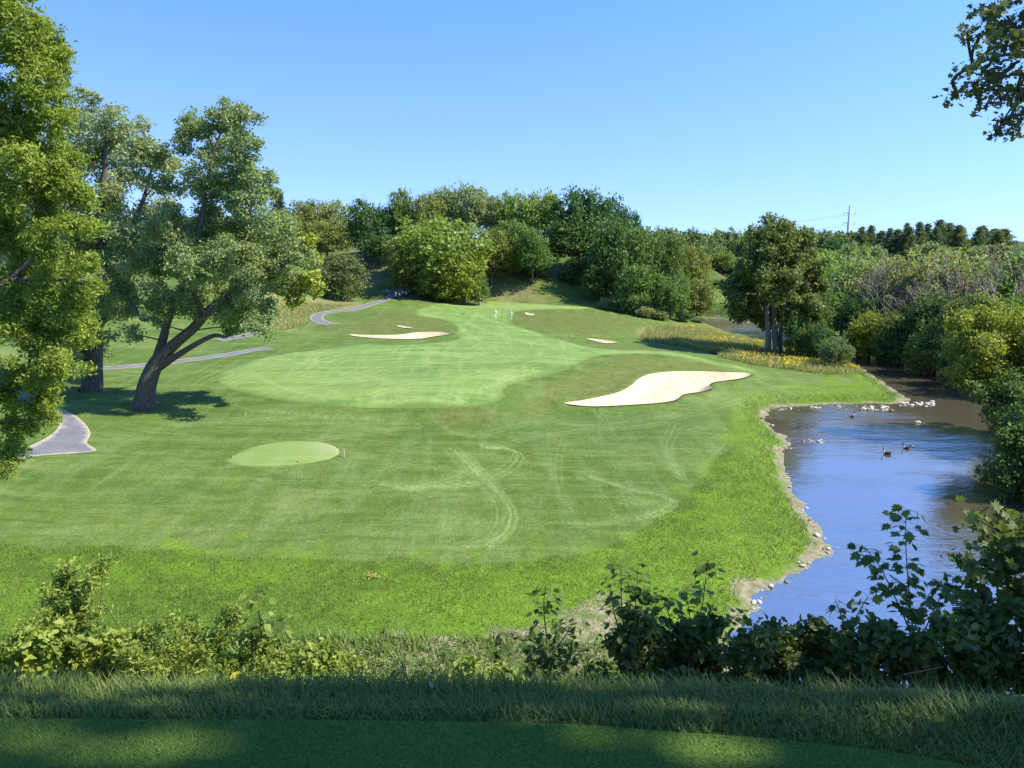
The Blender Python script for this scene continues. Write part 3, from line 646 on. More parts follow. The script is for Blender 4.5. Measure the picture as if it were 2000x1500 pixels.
def unit_pine(seed, sparse=1.0):
    rng = np.random.default_rng(seed); P, Nn = [], []
    mb = MB(); mb.tube([(0, 0, -.05), (0, 0, .5), (.01, 0, .98)], [.016, .011, .003], 6)
    for k in range(17):
        z = .20 + .78*(k/16)**.92; L = (.48*(1 - ((z-.12)/.92)**1.4) + .04)*rng.uniform(.75, 1.1); nb = 6
        for b in range(nb):
            a = b*6.283/nb + k*.7 + rng.uniform(-.3, .3); l = L*rng.uniform(.65, 1.1)
            e = np.array([math.cos(a)*l, math.sin(a)*l, z + l*.10]); s = np.array([0, 0, z])
            mb.tube([s, (s+e)/2 + np.array([0, 0, -.01]), e], [.005, .004, .001], 3, cap=False)
            n = int((10 + 46*l/.5)*sparse); t = rng.uniform(.25, 1.05, n)[:, None]
            q = s + (e-s)*t + rng.normal(size=(n, 3))*np.array([.030, .030, .014])
            P.append(q); Nn.append(np.array([0, 0, .7]) + rng.normal(size=(n, 3))*.55)
    P, Nn = np.vstack(P), np.vstack(Nn)
    V, F, A = scatter(NARROW, P, frames(Nn, rng.uniform(0, 6.283, len(P))), .07*rng.uniform(.7, 1.3, len(P)), rng.random(len(P)))
    V[:, 2] = np.maximum(V[:, 2], .02)
    return mesh('crown', V, F, {'rnd': A}), mb.mesh('trunk', True)
def unit_bare(seed):
    rng = np.random.default_rng(seed); mb = MB(); tips = []
    def grow_b(p, d, L, r, lv):
        q = p + d*L; mb.tube([p, (p+q)/2 + rng.normal(size=3)*L*.06, q], [r, r*.8, r*.6], 3 if lv > 1 else 5, cap=False)
        if lv >= 5: tips.append(q); return
        for _ in range(3 if lv else 4):
            nd = unit(d + rng.normal(size=3)*.48 + np.array([0, 0, .12])); grow_b(q, nd, L*rng.uniform(.62, .85), r*.58, lv+1)
    grow_b(np.array([0, 0, -.03]), np.array([0, 0, 1.0]), .27, .022, 0)
    V, F, A = mb.arrays(); V = V.copy(); h = V[:, 2].max(); V /= h
    tips = np.array(tips)/h; k = rng.choice(len(tips), int(len(tips)*.8)); q = np.repeat(tips[k], 2, 0) + rng.normal(size=(2*len(k), 3))*.02
    v2, f2, a2 = scatter(DIAMOND, q, frames(rng.normal(size=q.shape), rng.uniform(0, 6, len(q))), .018*rng.uniform(.6, 1.3, len(q)), rng.random(len(q)))
    return mesh('crown', v2, f2, {'rnd': a2}), mesh('trunk', V, F, {'rnd': A}, True)

PROTO = {}
for k in ('round', 'oval', 'shrub', 'wide', 'willow'):
    PROTO[k] = [unit_broadleaf(hash_ + 11, k) for hash_ in range(3)]
PROTO['pine'] = [unit_pine(5), unit_pine(6), unit_pine(7)]
PROTO['open_pine'] = [unit_pine(15, .4)]
PROTO['bare'] = [unit_bare(3), unit_bare(4)]
for k, L in PROTO.items():
    for c, t in L: c.materials.append(M_LEAF); t.materials.append(M_BARKG if k == 'bare' else M_BARK)
NAMES = {'round': 'broadleaf_tree', 'oval': 'tall_broadleaf_tree', 'shrub': 'shrub', 'wide': 'spreading_tree', 'willow': 'willow_tree', 'pine': 'pine_tree', 'open_pine': 'pine_tree', 'bare': 'leafless_tree'}
_cnt = {}
BR = 2.15
def plant(kind, u, vtop, y, wpx, col, label, group=None, vmid=None, sink=.0, cat=None, depth=1.0, minh=None):
    vm = vmid if vmid is not None else vtop + 60
    top = at_y(u, vtop, y); x = float(at_y(u, vm, y)[0]); z0 = gz(x, y) - sink
    w = wpx*math.hypot(x, y)/F_PX*1.0; h = float(top[2]) - z0
    if minh: h = max(h, minh)
    i = _cnt.get(kind, 0); _cnt[kind] = i + 1; cm, tm = PROTO[kind][i % len(PROTO[kind])]
    t = thing(NAMES[kind], label, cat or ('shrub' if kind == 'shrub' else 'tree'), (x, y, z0), (i*2.4) % 6.28, group)
    t.scale = (w, w*depth, h)
    j = 1 + .10*math.sin(i*7.3); c = link('crown', cm, None, t); c.color = (col[0]*j*BR, col[1]*BR, col[2]*(2-j)*BR, 1)
    link('trunk', tm, None, t); return t

MID, DARK, YEL, OLV, GRY, LIT = (.072, .106, .027), (.036, .070, .024), (.135, .165, .030), (.095, .112, .030), (.126, .146, .068), (.100, .146, .038)
G1 = 'trees on the wooded hill behind the green'
LG, LD = 'grey green tree at the highest skyline above the broad olive tree', 'large dark crown at the river end of the hill skyline'
for row in [
 ('round', 602, 384, 212, 95, OLV, 'rounded olive tree on the skyline beside the spiky spruce'), ('oval', 652, 386, 216, 85, GRY, 'grey green tree on the skyline between the spruce and the dark pointed tree'),
 ('round', 560, 410, 205, 90, OLV, 'olive tree directly below the spiky spruce'), ('round', 520, 425, 210, 90, MID, 'mid green tree half hidden behind the yellowing limb of the cottonwood'),
 ('oval', 712, 380, 203, 92, DARK, 'dark pointed tree with bare lower trunk at the head of the grassy slope'), ('round', 640, 425, 200, 100, OLV, 'olive tree right above the lone grey green bush'), ('round', 760, 395, 208, 90, DARK, 'dark tree tucked behind the pointed tree on the hill'),
 ('oval', 790, 364, 208, 85, MID, 'tall mid green tree beside the dark pointed tree on the hill'), ('oval', 836, 372, 204, 80, OLV, 'slim olive tree rising behind the broad olive tree'), ('round', 870, 356, 215, 90, GRY, LG), ('round', 918, 352, 212, 100, GRY, LG),
 ('oval', 965, 375, 214, 80, GRY, 'narrow grey green tree beside the pale yellow green pair'), ('round', 1010, 366, 212, 100, LIT, 'pale yellow green skyline tree touching the narrow grey green one'), ('round', 1062, 361, 210, 100, LIT, 'pale yellow green tree on the hill touching the dark crowns'),
 ('round', 1130, 358, 204, 130, DARK, LD), ('round', 1180, 372, 202, 110, DARK, LD), ('round', 1222, 398, 198, 80, DARK, 'small dark tree where the hill skyline drops to the river'),
 ('round', 1000, 425, 196, 110, MID, 'round mid green tree below the pale yellow green pair'), ('oval', 1040, 440, 190, 90, MID, 'slim mid green tree above the open slope behind the green'), ('round', 960, 440, 192, 90, OLV, 'olive tree between the broad olive tree and the open slope'),
 ('round', 820, 430, 194, 110, MID, 'mid green tree close behind the broad tree above the carts'), ('wide', 745, 450, 200, 90, DARK, 'spreading dark tree at the foot of the pointed tree'), ('round', 780, 455, 193, 80, OLV, 'small olive tree beside the head of the grassy slope'),
 ]: plant(*row, G1)
plant('pine', 546, 370, 222, 60, (.028, .050, .026), 'dark spiky spruce standing above the trees left of the hill', None)
G2 = 'trees at the foot of the slope behind the green'
for row in [
 ('wide', 860, 420, 186, 225, (.090, .130, .030), 'broad light olive tree shading the slope beside the carts'),
 ('shrub', 905, 488, 181, 110, (.125, .155, .026), 'bright yellow green bushy tree behind the golfer in red'),
 ('shrub', 800, 478, 184, 90, OLV, 'olive bush at the left skirt of the broad tree above the carts'),
 ('shrub', 855, 515, 180, 110, (.085, .115, .024), 'low bushy tree closing the foot of the broad olive tree'),
 ('shrub', 985, 470, 195, 90, LIT, 'light green bush on top of the grassy knob behind the green'),
 ('shrub', 1030, 480, 196, 70, MID, 'small green bush beside the bare gap on the slope'),
 ('shrub', 1050, 495, 193, 60, MID, 'low leafy bush hanging over the grassy knob behind the green'),
 ('round', 1130, 412, 198, 170, (.052, .080, .024), 'big dark olive tree right of the gap in the slope'),
 ('oval', 1200, 420, 186, 110, (.046, .078, .024), 'dark tree behind the right end of the putting green'),
 ('shrub', 1135, 500, 193, 100, DARK, 'dark bush at the right of the gap in the slope'),
 ('shrub', 1185, 510, 183, 110, (.05, .08, .022), 'dark bush at the back right of the putting green'),
 ('oval', 1245, 432, 176, 120, (.060, .092, .028), 'tall deep green tree on the river side of the hill'),
 ('shrub', 1110, 530, 194, 50, DARK, 'dark low bush closing the gap beside the grassy knob'), ('shrub', 935, 535, 180, 50, MID, 'green bush on the left flank of the grassy knob'),
 ('shrub', 1240, 510, 171, 110, MID, 'green bush at the foot of the tall deep green tree'),
 ('oval', 1305, 452, 177, 90, (.060, .090, .028), 'slim green tree at the river end of the wooded hill'),
 ('shrub', 1310, 530, 170, 100, MID, 'green bush over the corner of the meadow by the river'),
 ('oval', 1352, 472, 182, 80, OLV, 'olive tree at the water where the river bends away'),
 ('shrub', 1362, 540, 176, 90, OLV, 'bush with yellowing leaves overhanging the far bend of the river'),
 ]: plant(*row, None, vmid=row[2]+60)
for i, (u, v, y, w) in enumerate([(1215, 585, 168, 40), (1260, 596, 166, 45), (1290, 606, 166, 40), (1335, 610, 168, 40), (1365, 618, 170, 36), (1185, 580, 170, 40)]):
    plant('shrub', u, v, y, w, [DARK, GRY, GRY][i % 3], 'low scrubby bush along the foot of the wooded hill', 'scrub along the foot of the wooded hill', vmid=v+15)
plant('shrub', 668, 490, 172, 120, (.062, .082, .034), 'round grey green bush standing alone beside the climbing cart path', vmid=560)
plant('shrub', 560, 520, 160, 90, (.10, .13, .03), 'pale green bush half hidden by the leaning cottonwood', vmid=560)
for i, (u, v, y, w) in enumerate([(480, 470, 190, 110), (420, 450, 200, 120), (330, 470, 200, 130), (240, 480, 205, 130), (150, 470, 210, 140), (60, 480, 200, 140), (0, 440, 190, 140)]):
    plant('round', u, v, y, w, [MID, OLV, DARK][i % 3], 'tree on the rise seen between the cottonwood branches', 'trees on the rise behind the cottonwoods', vmid=v+50)
# triple-stemmed tree by the river
def px_puffs(rows, y, jitter, rng):
    res = []
    for u, v, r in rows:
        yy = y + rng.uniform(-jitter, jitter); p = at_y(u, v, yy); res.append((p[0], p[1], p[2], r*math.hypot(p[0], p[1])/F_PX))
    return res
def special_tree(name, label, base, crown_sets, limbs, bark, rng, twig_to=True, group=None, leafmat=None):
    """crown_sets: (puffs, dens, lps, sd, leaf, tmpl, colour, part label); limbs: (points, radii)"""
    base = np.asarray(base, float); t = thing(name, label, 'tree', tuple(base), 0, group); mb = MB()
    allp = []
    for pts, rad in limbs:
        s = spline(np.asarray(pts, float), 4); mb.tube(s - base, np.interp(np.linspace(0, 1, len(s)), np.linspace(0, 1, len(rad)), rad), 9); allp.append(s)
    allp = np.vstack(allp)
    for puffs, dens, lps, sd, leaf, tmpl, col, lab in crown_sets:
        V, F, A = crown_arrays(puffs, dens, lps, sd, leaf, tmpl, rng)
        c = link('crown', mesh('crown', V - base, F, {'rnd': A}), leafmat or M_LEAF, t); c.color = (col[0]*BR, col[1]*BR, col[2]*BR, 1)
        if lab: c['label'] = lab
        if twig_to:
            for pf in puffs:
                p = np.array(pf[:3]); q = allp[allp[:, 2] < p[2] + .3]
                q = q if len(q) else allp
                a = q[np.argmin(((q - p)**2).sum(1))]
                L = np.linalg.norm(p-a)
                if L > .3: limb(mb, a - base, p - base, min(.16, .03*L**.8), .02, rng, sag=-.06)
    link('trunk', mb.mesh('trunk', True), bark, t); return t
rng = np.random.default_rng(21)
y0 = 122.0; b = at_y(1512, 688, y0); b[2] = gz(b[0], y0) - .1
cr = [(1515,450,30),(1490,475,35),(1545,475,35),(1470,510,35),(1520,510,45),(1565,515,35),(1455,550,32),(1505,555,45),(1555,560,42),(1590,560,25),(1440,585,28),(1480,595,35),(1530,595,40),(1575,600,32),(1450,610,20),(1500,620,22),(1550,630,25),(1520,470,40),(1500,520,40),(1430,560,18),(1600,520,15)]
P0 = lambda u, v, d=0.0: at_y(u, v, y0+d)
special_tree('three_stemmed_tree', 'dark olive tree on three grey stems among goldenrod at the river bank', b,
  [(px_puffs(cr, y0, 5, rng), 62, 6, .32, .42, DIAMOND, (.066, .086, .024), None)],
  [([b + np.array([-.9, 0, 0]), P0(1500, 640), P0(1496, 590), P0(1490, 520)], [.55, .42, .38, .2]), ([b + np.array([.3, -.4, 0]), P0(1513, 640), P0(1512, 590), P0(1515, 500)], [.6, .46, .42, .2]),
   ([b + np.array([1.2, .5, 0]), P0(1525, 650), P0(1532, 600), P0(1555, 530)], [.42, .34, .3, .15])], M_BARKG, rng)
for row in [('shrub', 1590, 570, 120, 90, (.055, .085, .028), 'leafy bush right of the three stemmed tree'), ('shrub', 1560, 610, 117, 60, (.060, .095, .028), 'small leafy sapling bush at the foot of the three stemmed tree'),
            ('shrub', 1632, 655, 109, 75, (.085, .105, .045), 'grey green bush at the tip of the goldenrod bank'), ('shrub', 1600, 628, 115, 70, DARK, 'dark bush overhanging the river from the goldenrod bank'), ('shrub', 1402, 682, 117, 30, (.06, .10, .025), 'small bush in the tree shadow at the fairway edge')]:
    plant(*row, None, vmid=row[2]+25)
# right bank of the river
G3 = 'trees crowding the right bank of the river'
L3 = {'w': 'grey green willowy tree in the thicket of the right bank', 'b': 'nearly leafless grey tree among the right bank willows'}
for row in [
 ('round', 1470, 525, 245, 90, MID, 'green tree standing beyond the far bend of the river'), ('round', 1420, 505, 255, 90, GRY, 'grey green tree set back from the far bend of the river'), ('shrub', 1440, 585, 228, 90, LIT, 'pale green bush at the head of the far river bend'),
 ('shrub', 1510, 575, 225, 90, MID, 'green bush seen between the stems of the three stemmed tree'), ('shrub', 1395, 580, 232, 80, OLV, 'olive bush on the far side of the river bend'),
 ('round', 1405, 490, 228, 80, MID, 'green tree standing at the inside of the far river bend'), ('shrub', 1425, 548, 222, 80, OLV, 'olive bush just beyond the water of the far bend'), ('shrub', 1460, 560, 224, 80, MID, 'green bush just beyond the water beside the three stemmed tree'), ('shrub', 1380, 545, 215, 70, MID, 'green bush in the corner behind the meadow and the far water'),
 ('round', 1600, 478, 160, 110, LIT, 'light green tree rising right behind the three stemmed tree'), ('round', 1650, 500, 150, 120, LIT, 'light green tree between the three stemmed tree and the willows'), ('willow', 1700, 486, 142, 150, GRY, 'w'), ('willow', 1760, 498, 136, 130, GRY, 'w'), ('willow', 1830, 480, 132, 170, GRY, 'w'),
 ('willow', 1900, 490, 128, 150, GRY, 'w'), ('round', 1960, 500, 120, 130, MID, 'full green tree standing among the grey willows'), ('willow', 2040, 470, 120, 170, GRY, 'w'), ('bare', 1735, 500, 128, 130, (.16, .14, .08), 'b'), ('bare', 1870, 492, 118, 150, (.16, .14, .08), 'b'), ('bare', 1965, 480, 108, 140, (.16, .14, .08), 'b'),
 ('bare', 1790, 520, 122, 110, (.15, .14, .07), 'b'), ('round', 1620, 560, 138, 100, MID, 'green tree at the water behind the goldenrod bank'), ('round', 1680, 570, 132, 100, DARK, 'dark green tree at the water below the first willow'), ('shrub', 1560, 560, 150, 80, MID, 'green bush across the water behind the three stemmed tree'),
 ('shrub', 1700, 605, 124, 100, (.105, .135, .030), 'yellow green bush drooping to the water below the willows'), ('shrub', 1760, 600, 119, 100, (.075, .10, .028), 'olive green bush beside the drooping yellow green one'), ('round', 1830, 560, 116, 120, DARK, 'dark green tree in front of the leafless trees'), ('shrub', 1830, 620, 108, 110, OLV, 'broad olive bush leaning over the water below the dark tree'), ('round', 1900, 560, 106, 120, (.07, .095, .035), 'grey green tree behind the tall yellow green river bush'),
 ('shrub', 1670, 640, 128, 70, MID, 'low green bush opposite the tip of the goldenrod bank'), ('shrub', 1740, 655, 117, 80, DARK, 'low dark bush shading the water of the channel'), ('shrub', 1800, 660, 108, 80, OLV, 'low olive bush trailing into the channel'), ('shrub', 1875, 640, 99, 90, DARK, 'dark bush tucked behind the tall yellow green river bush'),
 ('shrub', 2030, 560, 92, 150, MID, 'large green bush behind the yellow green river bush'), ('willow', 2100, 520, 100, 150, GRY, 'w'), ('round', 2180, 500, 90, 180, MID, 'green tree high on the right bank beyond the willows')]:
    lab = L3.get(row[6], row[6])
    plant(*row[:6], lab, G3, vmid=row[2]+60)
# big bushes leaning over the near right bank
rng = np.random.default_rng(33)
def bank_bush(label, rows, y, base_uv, col, col2=None):
    b = at_y(*base_uv, y); b[2] = gz(b[0], y) - .1
    P1 = px_puffs(rows, y, 2.2, rng)
    lm = []
    for k in range(4):
        pf = P1[(k*5) % len(P1)]; q = np.array(pf[:3]); lm.append(([b + np.array([(k-1.5)*.3, 0, 0]), (b*.5 + q*.5) + np.array([0, 0, .5]), q], [.16, .11, .05]))
    return special_tree('leaning_bush', label, b, [(P1, 100, 6, .22, .25, DIAMOND, col, None)], lm, M_BARK, rng)
bank_bush('tall yellow green bush leaning over the river from the right bank', [(1900,640,35),(1945,632,40),(1985,650,40),(1920,680,45),(1970,690,45),(1880,690,25),(2010,700,50),(1900,720,35),(1950,735,45),(1890,745,20),(2000,750,50),(1875,720,18),(2040,640,45),(2060,700,50)], 72, (2060, 800), (.125, .140, .022))
bank_bush('dark green bush hanging low over the river beneath the yellow one', [(1990,770,45),(1960,790,35),(1945,765,25),(1985,820,35),(1955,815,18),(2030,800,50),(2050,760,50),(1915,775,14),(1900,755,12)], 66, (2080, 880), (.052, .080, .022))
bank_bush('shaggy dark bush by the nearest pool of the right bank', [(1975,880,35),(1955,920,30),(2000,920,45),(1960,955,25),(1990,860,28),(2040,880,55),(2060,940,60),(2000,965,35),(2030,840,50),(2100,880,70)], 54, (2130, 1000), (.055, .085, .026))
# pine ridge, pylon and far woods
G4 = 'pines along the far ridge'
rng = np.random.default_rng(5)
for i, u in enumerate(np.linspace(1672, 1985, 25)):
    vt = 458 - 20*math.sin((u-1660)/335*math.pi)**.7 + rng.uniform(-8, 9); y = 265 + rng.uniform(-25, 20)
    if i % 7 == 3: continue
    plant('pine', float(u + rng.uniform(-9, 9)), float(vt), float(y), float(rng.uniform(38, 66)), (.060, .080, .036), 'dark pine in the row along the far ridge', G4, vmid=460)
plant('open_pine', 1583, 444, 262, 40, (.040, .062, .028), 'sparse open pine on the skyline behind the three stemmed tree', None, vmid=480)
plant('open_pine', 1568, 443, 268, 30, (.040, .062, .028), 'thin sparse pine close beside the open pine on the skyline', None, vmid=480)
plant('round', 1632, 460, 272, 60, DARK, 'dark round tree at the foot of the pylon', None, vmid=490)
def woodland(name, label, spots, col):  # far crowns: colour lightened slightly to stand in for distance haze
    rng = np.random.default_rng(9); VV, FF, AA, n = [], [], [], 0
    for k, (x, y, w, h) in enumerate(spots):
        me = PROTO[['round', 'oval', 'shrub'][k % 3]][k % 3][0]
        v = np.empty(len(me.vertices)*3, np.float32); me.vertices.foreach_get('co', v); v = v.reshape(-1, 3).copy()
        nl = len(v)//4; keep = rng.random(nl) < .2; v = v.reshape(nl, 4, 3)[keep]
        c = v.mean(1, keepdims=True); v = c + (v-c)*2.1; a = rng.uniform(0, 6.28); ca, sa = math.cos(a), math.sin(a)
        v = np.stack([(v[..., 0]*ca - v[..., 1]*sa)*w + x, (v[..., 0]*sa + v[..., 1]*ca)*w + y, v[..., 2]*h + gz(x, y) - 1], -1)
        VV.append(v.reshape(-1, 3)); m = len(v); FF.append(np.array([[0, 1, 2], [0, 2, 3]])[None] + (np.arange(m)*4 + n)[:, None, None]); n += m*4
        AA.append(np.repeat(np.clip(rng.random(m)*.6 + rng.uniform(-.1, .5), 0, 1), 4))
    o = link(name, mesh(name, np.vstack(VV), np.vstack([f.reshape(-1, 3) for f in FF]), {'rnd': np.concatenate(AA)}), M_LEAF); o.color = (col[0]*BR, col[1]*BR, col[2]*BR, 1)
    o['kind'] = 'stuff'; o['label'] = label; o['category'] = 'woodland'; return o
rng = np.random.default_rng(12); sp = []
for u in np.linspace(1240, 1700, 26):
    y = rng.uniform(270, 330); p = at_y(u, 470, y); vt = rng.uniform(440, 452); zt = at_y(u, vt, y)[2]; sp.append((p[0], y, rng.uniform(11, 16), max(9, zt - gz(p[0], y) + 1)))
for u in np.linspace(1380, 1720, 18):
    y = rng.uniform(250, 275); p = at_y(u, 490, y); vt = rng.uniform(470, 500); zt = at_y(u, vt, y)[2]; sp.append((p[0], y, rng.uniform(9, 13), max(7, zt - gz(p[0], y) + 1)))
woodland('distant_woodland', 'far woods closing the valley beyond the river bend', sp, (.068, .092, .040)); sp = []
for u in np.linspace(1640, 2150, 26):
    y = rng.uniform(190, 260); p = at_y(u, 490, y); vt = rng.uniform(468, 490); zt = at_y(u, vt, y)[2]; sp.append((p[0], y, rng.uniform(10, 14), max(8, zt - gz(p[0], y) + 1)))
woodland('distant_woodland', 'grey green woods climbing to the pine ridge', sp, (.085, .105, .045)); sp = []
for u in np.linspace(-250, 700, 24):
    y = rng.uniform(225, 265); p = at_y(u, 470, y); vt = rng.uniform(415, 450); zt = at_y(u, vt, y)[2]; sp.append((p[0], y, rng.uniform(11, 15), max(8, zt - gz(p[0], y) + 1)))
woodland('distant_woodland', 'woods along the rise behind the left trees', sp, (.060, .085, .034))

# ------------------------------------------------------------------ the three big trees on the left
rng = np.random.default_rng(41)
yc = 73.0; Pc = lambda u, v, d=0.0: at_y(u, v, yc+d)
b = Pc(284, 795); b[2] = gz(b[0], yc) - .15
lean = [(380,245,22),(430,228,26),(470,238,26),(392,290,30),(440,280,36),(484,290,24),(400,338,28),(450,335,34),(488,345,20),(518,350,16),(522,375,14),(420,390,28),(465,385,26),(500,395,20),
 (370,440,40),(430,448,45),(490,440,40),(538,445,32),(335,495,40),(400,505,45),(462,505,45),(520,500,40),(560,470,30),(585,495,26),(545,545,30),(482,565,36),(420,565,36),(360,555,36),(312,570,30),(300,612,20),
 (262,602,17),(256,650,15),(490,612,34),(455,640,18),(505,640,24),(388,600,22),(330,450,34),(302,500,34),(250,560,28),(350,595,20),(440,610,22),(525,600,20)]
tip = [(572,580,16),(610,545,20),(600,510,20),(622,565,14),(590,560,18),(605,470,14)]
special_tree('leaning_cottonwood', 'big cottonwood leaning right on a dark furrowed trunk beside the path', b,
 [(px_puffs([(a, b_, r_*(1.2 if b_ < 400 else 1.06)) for a, b_, r_ in lean], yc, 4.5, rng), 108, 8, .24, .225, DIAMOND, (.113, .142, .062), None), (px_puffs(tip, yc, 2.5, rng), 120, 7, .18, .27, DIAMOND, (.155, .175, .032), 'yellowing leaves at the end of the long limb')],
 [([b + np.array([-.1, 0, -.4]), Pc(284, 775), Pc(290, 745), Pc(308, 705), Pc(345, 668), Pc(378, 640), Pc(415, 600), Pc(455, 575), Pc(500, 552), Pc(540, 520), Pc(575, 495)], [1.25, .95, .85, .70, .52, .46, .42, .35, .27, .18, .08]),
  ([Pc(303, 712), Pc(318, 665, .6), Pc(330, 620, 1), Pc(352, 570, 1), Pc(372, 505, .5), Pc(392, 440), Pc(402, 370), Pc(420, 290), Pc(440, 240)], [.5, .42, .36, .32, .26, .22, .17, .12, .05]),
  ([Pc(312, 716), Pc(345, 695, -.8), Pc(390, 668, -1.4), Pc(420, 655, -1.6), Pc(440, 658, -1.8), Pc(455, 650, -2)], [.42, .3, .24, .2, .14, .06]),
  ([Pc(326, 640, .8), Pc(300, 622, 1.2), Pc(278, 624, 1.4), Pc(262, 600, 1.6), Pc(240, 575, 1.8)], [.32, .24, .2, .16, .06]),
  ([Pc(400, 615), Pc(385, 585, -1), Pc(372, 560, -1.6), Pc(360, 520, -2)], [.26, .2, .15, .06])], M_BARK, rng)
rng = np.random.default_rng(42)
yr = 80.0; Pr = lambda u, v, d=0.0: at_y(u, v, yr+d)
b = Pr(180, 788); b[2] = gz(b[0], yr) - .15
rear = [(175,205,28),(215,235,34),(255,260,36),(165,260,40),(298,285,28),(325,330,26),(150,330,45),(210,310,45),(268,320,42),(318,320,26),(332,372,26),(180,390,50),(250,390,50),(308,420,36),(200,460,50),(270,470,45),(150,460,45),
 (220,530,45),(288,540,34),(170,540,42),(235,600,34),(185,610,38),(196,655,20),(130,600,42),(205,690,13),(90,300,50),(80,400,55),(90,500,50),(100,600,45),(40,350,60),(30,480,60),(115,250,30),(345,420,24),(215,660,14),(160,690,16),(60,620,50),(120,680,30)]
special_tree('upright_cottonwood', 'tall cottonwood with a stout straight trunk behind the leaning one', b,
 [(px_puffs(rear, yr, 5, rng), 68, 7, .25, .25, DIAMOND, (.125, .150, .076), None)],
 [([b + np.array([0, 0, -.4]), Pr(180, 765), Pr(181, 720), Pr(183, 660), Pr(190, 600), Pr(200, 520), Pr(195, 430), Pr(205, 330), Pr(210, 250)], [1.45, 1.15, 1.0, .92, .75, .6, .42, .26, .08]),
  ([Pr(186, 660), Pr(196, 636, -.8), Pr(206, 618, -1.2)], [.4, .32, .28]), ([Pr(190, 600), Pr(150, 520), Pr(110, 430)], [.4, .3, .1]), ([Pr(192, 560), Pr(240, 480), Pr(280, 390), Pr(300, 310)], [.42, .32, .2, .06])], M_BARK, rng)
rng = np.random.default_rng(43)
yl = 29.0; Pl = lambda u, v, d=0.0: at_y(u, v, yl+d)
b = Pl(-170, 850); b[2] = gz(b[0], yl) - .1
loc1 = [(20,35,44),(68,85,42),(100,120,30),(30,130,52),(92,185,38),(20,220,55),(112,245,32),(60,275,48),(122,325,34),(30,345,55),(98,385,42),(150,395,30),(40,445,55),(118,465,44),(168,440,22),(60,535,55),(128,555,44),(172,510,18),
 (30,620,55),(108,635,46),(158,630,24),(60,695,48),(130,705,32),(168,665,18),(20,755,45),(80,775,32),(40,825,30),(95,818,16),(18,880,28),(8,920,14),(165,380,16),(185,560,14),(130,105,14),(110,70,14),(60,40,20),(120,175,14)]
off = [(-60 - 190*rng.random(), v, 62) for v in np.linspace(-120, 800, 20)] + [(-320 + 60*rng.normal(), v, 62) for v in np.linspace(-100, 650, 12)] + [(0, -30, 45), (-80, -150, 55), (50, -40, 30)]
special_tree('locust_tree', 'honey locust with feathery yellow green leaves at the left edge of the course', b,
 [(px_puffs(loc1, yl, 1.8, rng), 400, 9, .13, .165, NARROW, (.106, .138, .022), None), (px_puffs(off, yl, 2.5, rng), 100, 9, .16, .24, NARROW, (.106, .138, .022), None)],
 [([b + np.array([0, 0, -.4]), Pl(-165, 700), Pl(-150, 500), Pl(-120, 300), Pl(-100, 100), Pl(-70, -100)], [.5, .42, .36, .28, .18, .06]), ([Pl(-160, 640), Pl(-80, 600), Pl(0, 560), Pl(70, 500), Pl(110, 450)], [.24, .18, .13, .08, .03]),
  ([Pl(-150, 480), Pl(-60, 380), Pl(10, 280), Pl(40, 170), Pl(50, 80)], [.26, .2, .15, .1, .03]), ([Pl(-165, 760), Pl(-90, 760), Pl(-10, 770), Pl(50, 760), Pl(85, 790)], [.2, .15, .1, .06, .02]), ([Pl(-130, 330), Pl(-60, 200), Pl(0, 60)], [.2, .12, .04])], M_BARK, rng)
# ------------------------------------------------------------------ grass that stands up
def grass(name, label, pos, h, w, lean, mat, seed, tmpl=BLADE, cat='grass'):
    V, F, A = blades(pos, h, w, lean, np.random.default_rng(seed), tmpl)
    o = link(name, mesh(name, V, F, {'rnd': A}), mat); o['kind'] = 'stuff'; o['label'] = label; o['category'] = cat; return o
M_GR_DARK = two_leaf('rough_blades', (.062, .115, .012), (.175, .235, .032), .32)
M_GR_LUSH = two_leaf('lush_blades', (.105, .190, .012), (.205, .295, .028), .38)
M_GR_FORE = two_leaf('shaded_rough_blades', (.062, .105, .016), (.185, .235, .045), .25)
M_GR_TEE = two_leaf('tee_blades', (.075, .145, .018), (.130, .215, .032), .2)
M_GR_TALL = two_leaf('meadow_blades', (.170, .210, .050), (.480, .420, .180), .35)
M_GR_BANK = two_leaf('bank_blades', (.105, .205, .022), (.240, .260, .085), .35)
M_GOLD = two_leaf('goldenrod_flowers', (.62, .45, .02), (.80, .62, .05), .2)
rng = np.random.default_rng(51)
def sample(n, x0, x1, y0, y1):
    x, y = rng.uniform(x0, x1, n), rng.uniform(y0, y1, n); return x, y
def on_ground(x, y, dz=-.01): return np.column_stack([x, y, ground_z(x, y) + dz])
# shaggy rough below the bluff
x, y = sample(170000, -34, 24, 27, 62); P = on_ground(x, y); u, v = to_px(P); d = -poly_sd(x, y, RIVER)
sh = poly_sd(u, v, SHAG) + 16*(vnoise(u/45, v/16, 12)-.5); ok = (sh > 0) & (d > .8) & (u > -120) & (u < 2100) & (v < 1360)
lz = zone(u, v, LUSH, 34, 1, 1.6)*smooth(.6*vnoise(x*.3, y*.5, 3)+.4*vnoise(x*1.1, y*1.6, 5), .3, .6)
isl = ok & (rng.random(len(x)) < lz); isd = ok & ~isl
k = vnoise(x*.6, y*.6, 7)
def hw(m, h0, h1, w0): 
    n = m.sum(); hh = (h0 + (h1-h0)*rng.random(n))*(.6 + .8*k[m]); return hh, w0*rng.uniform(.7, 1.3, n)
h, w = hw(isd, .07, .17, .035); grass('rough_grass', 'deep green shaggy rough below the bluff', P[isd], h, w, .9, M_GR_DARK, 1)
h, w = hw(isl, .07, .18, .035); grass('lush_grass', 'bright lush grass along the bend of the river', P[isl], h, w, .9, M_GR_LUSH, 2)
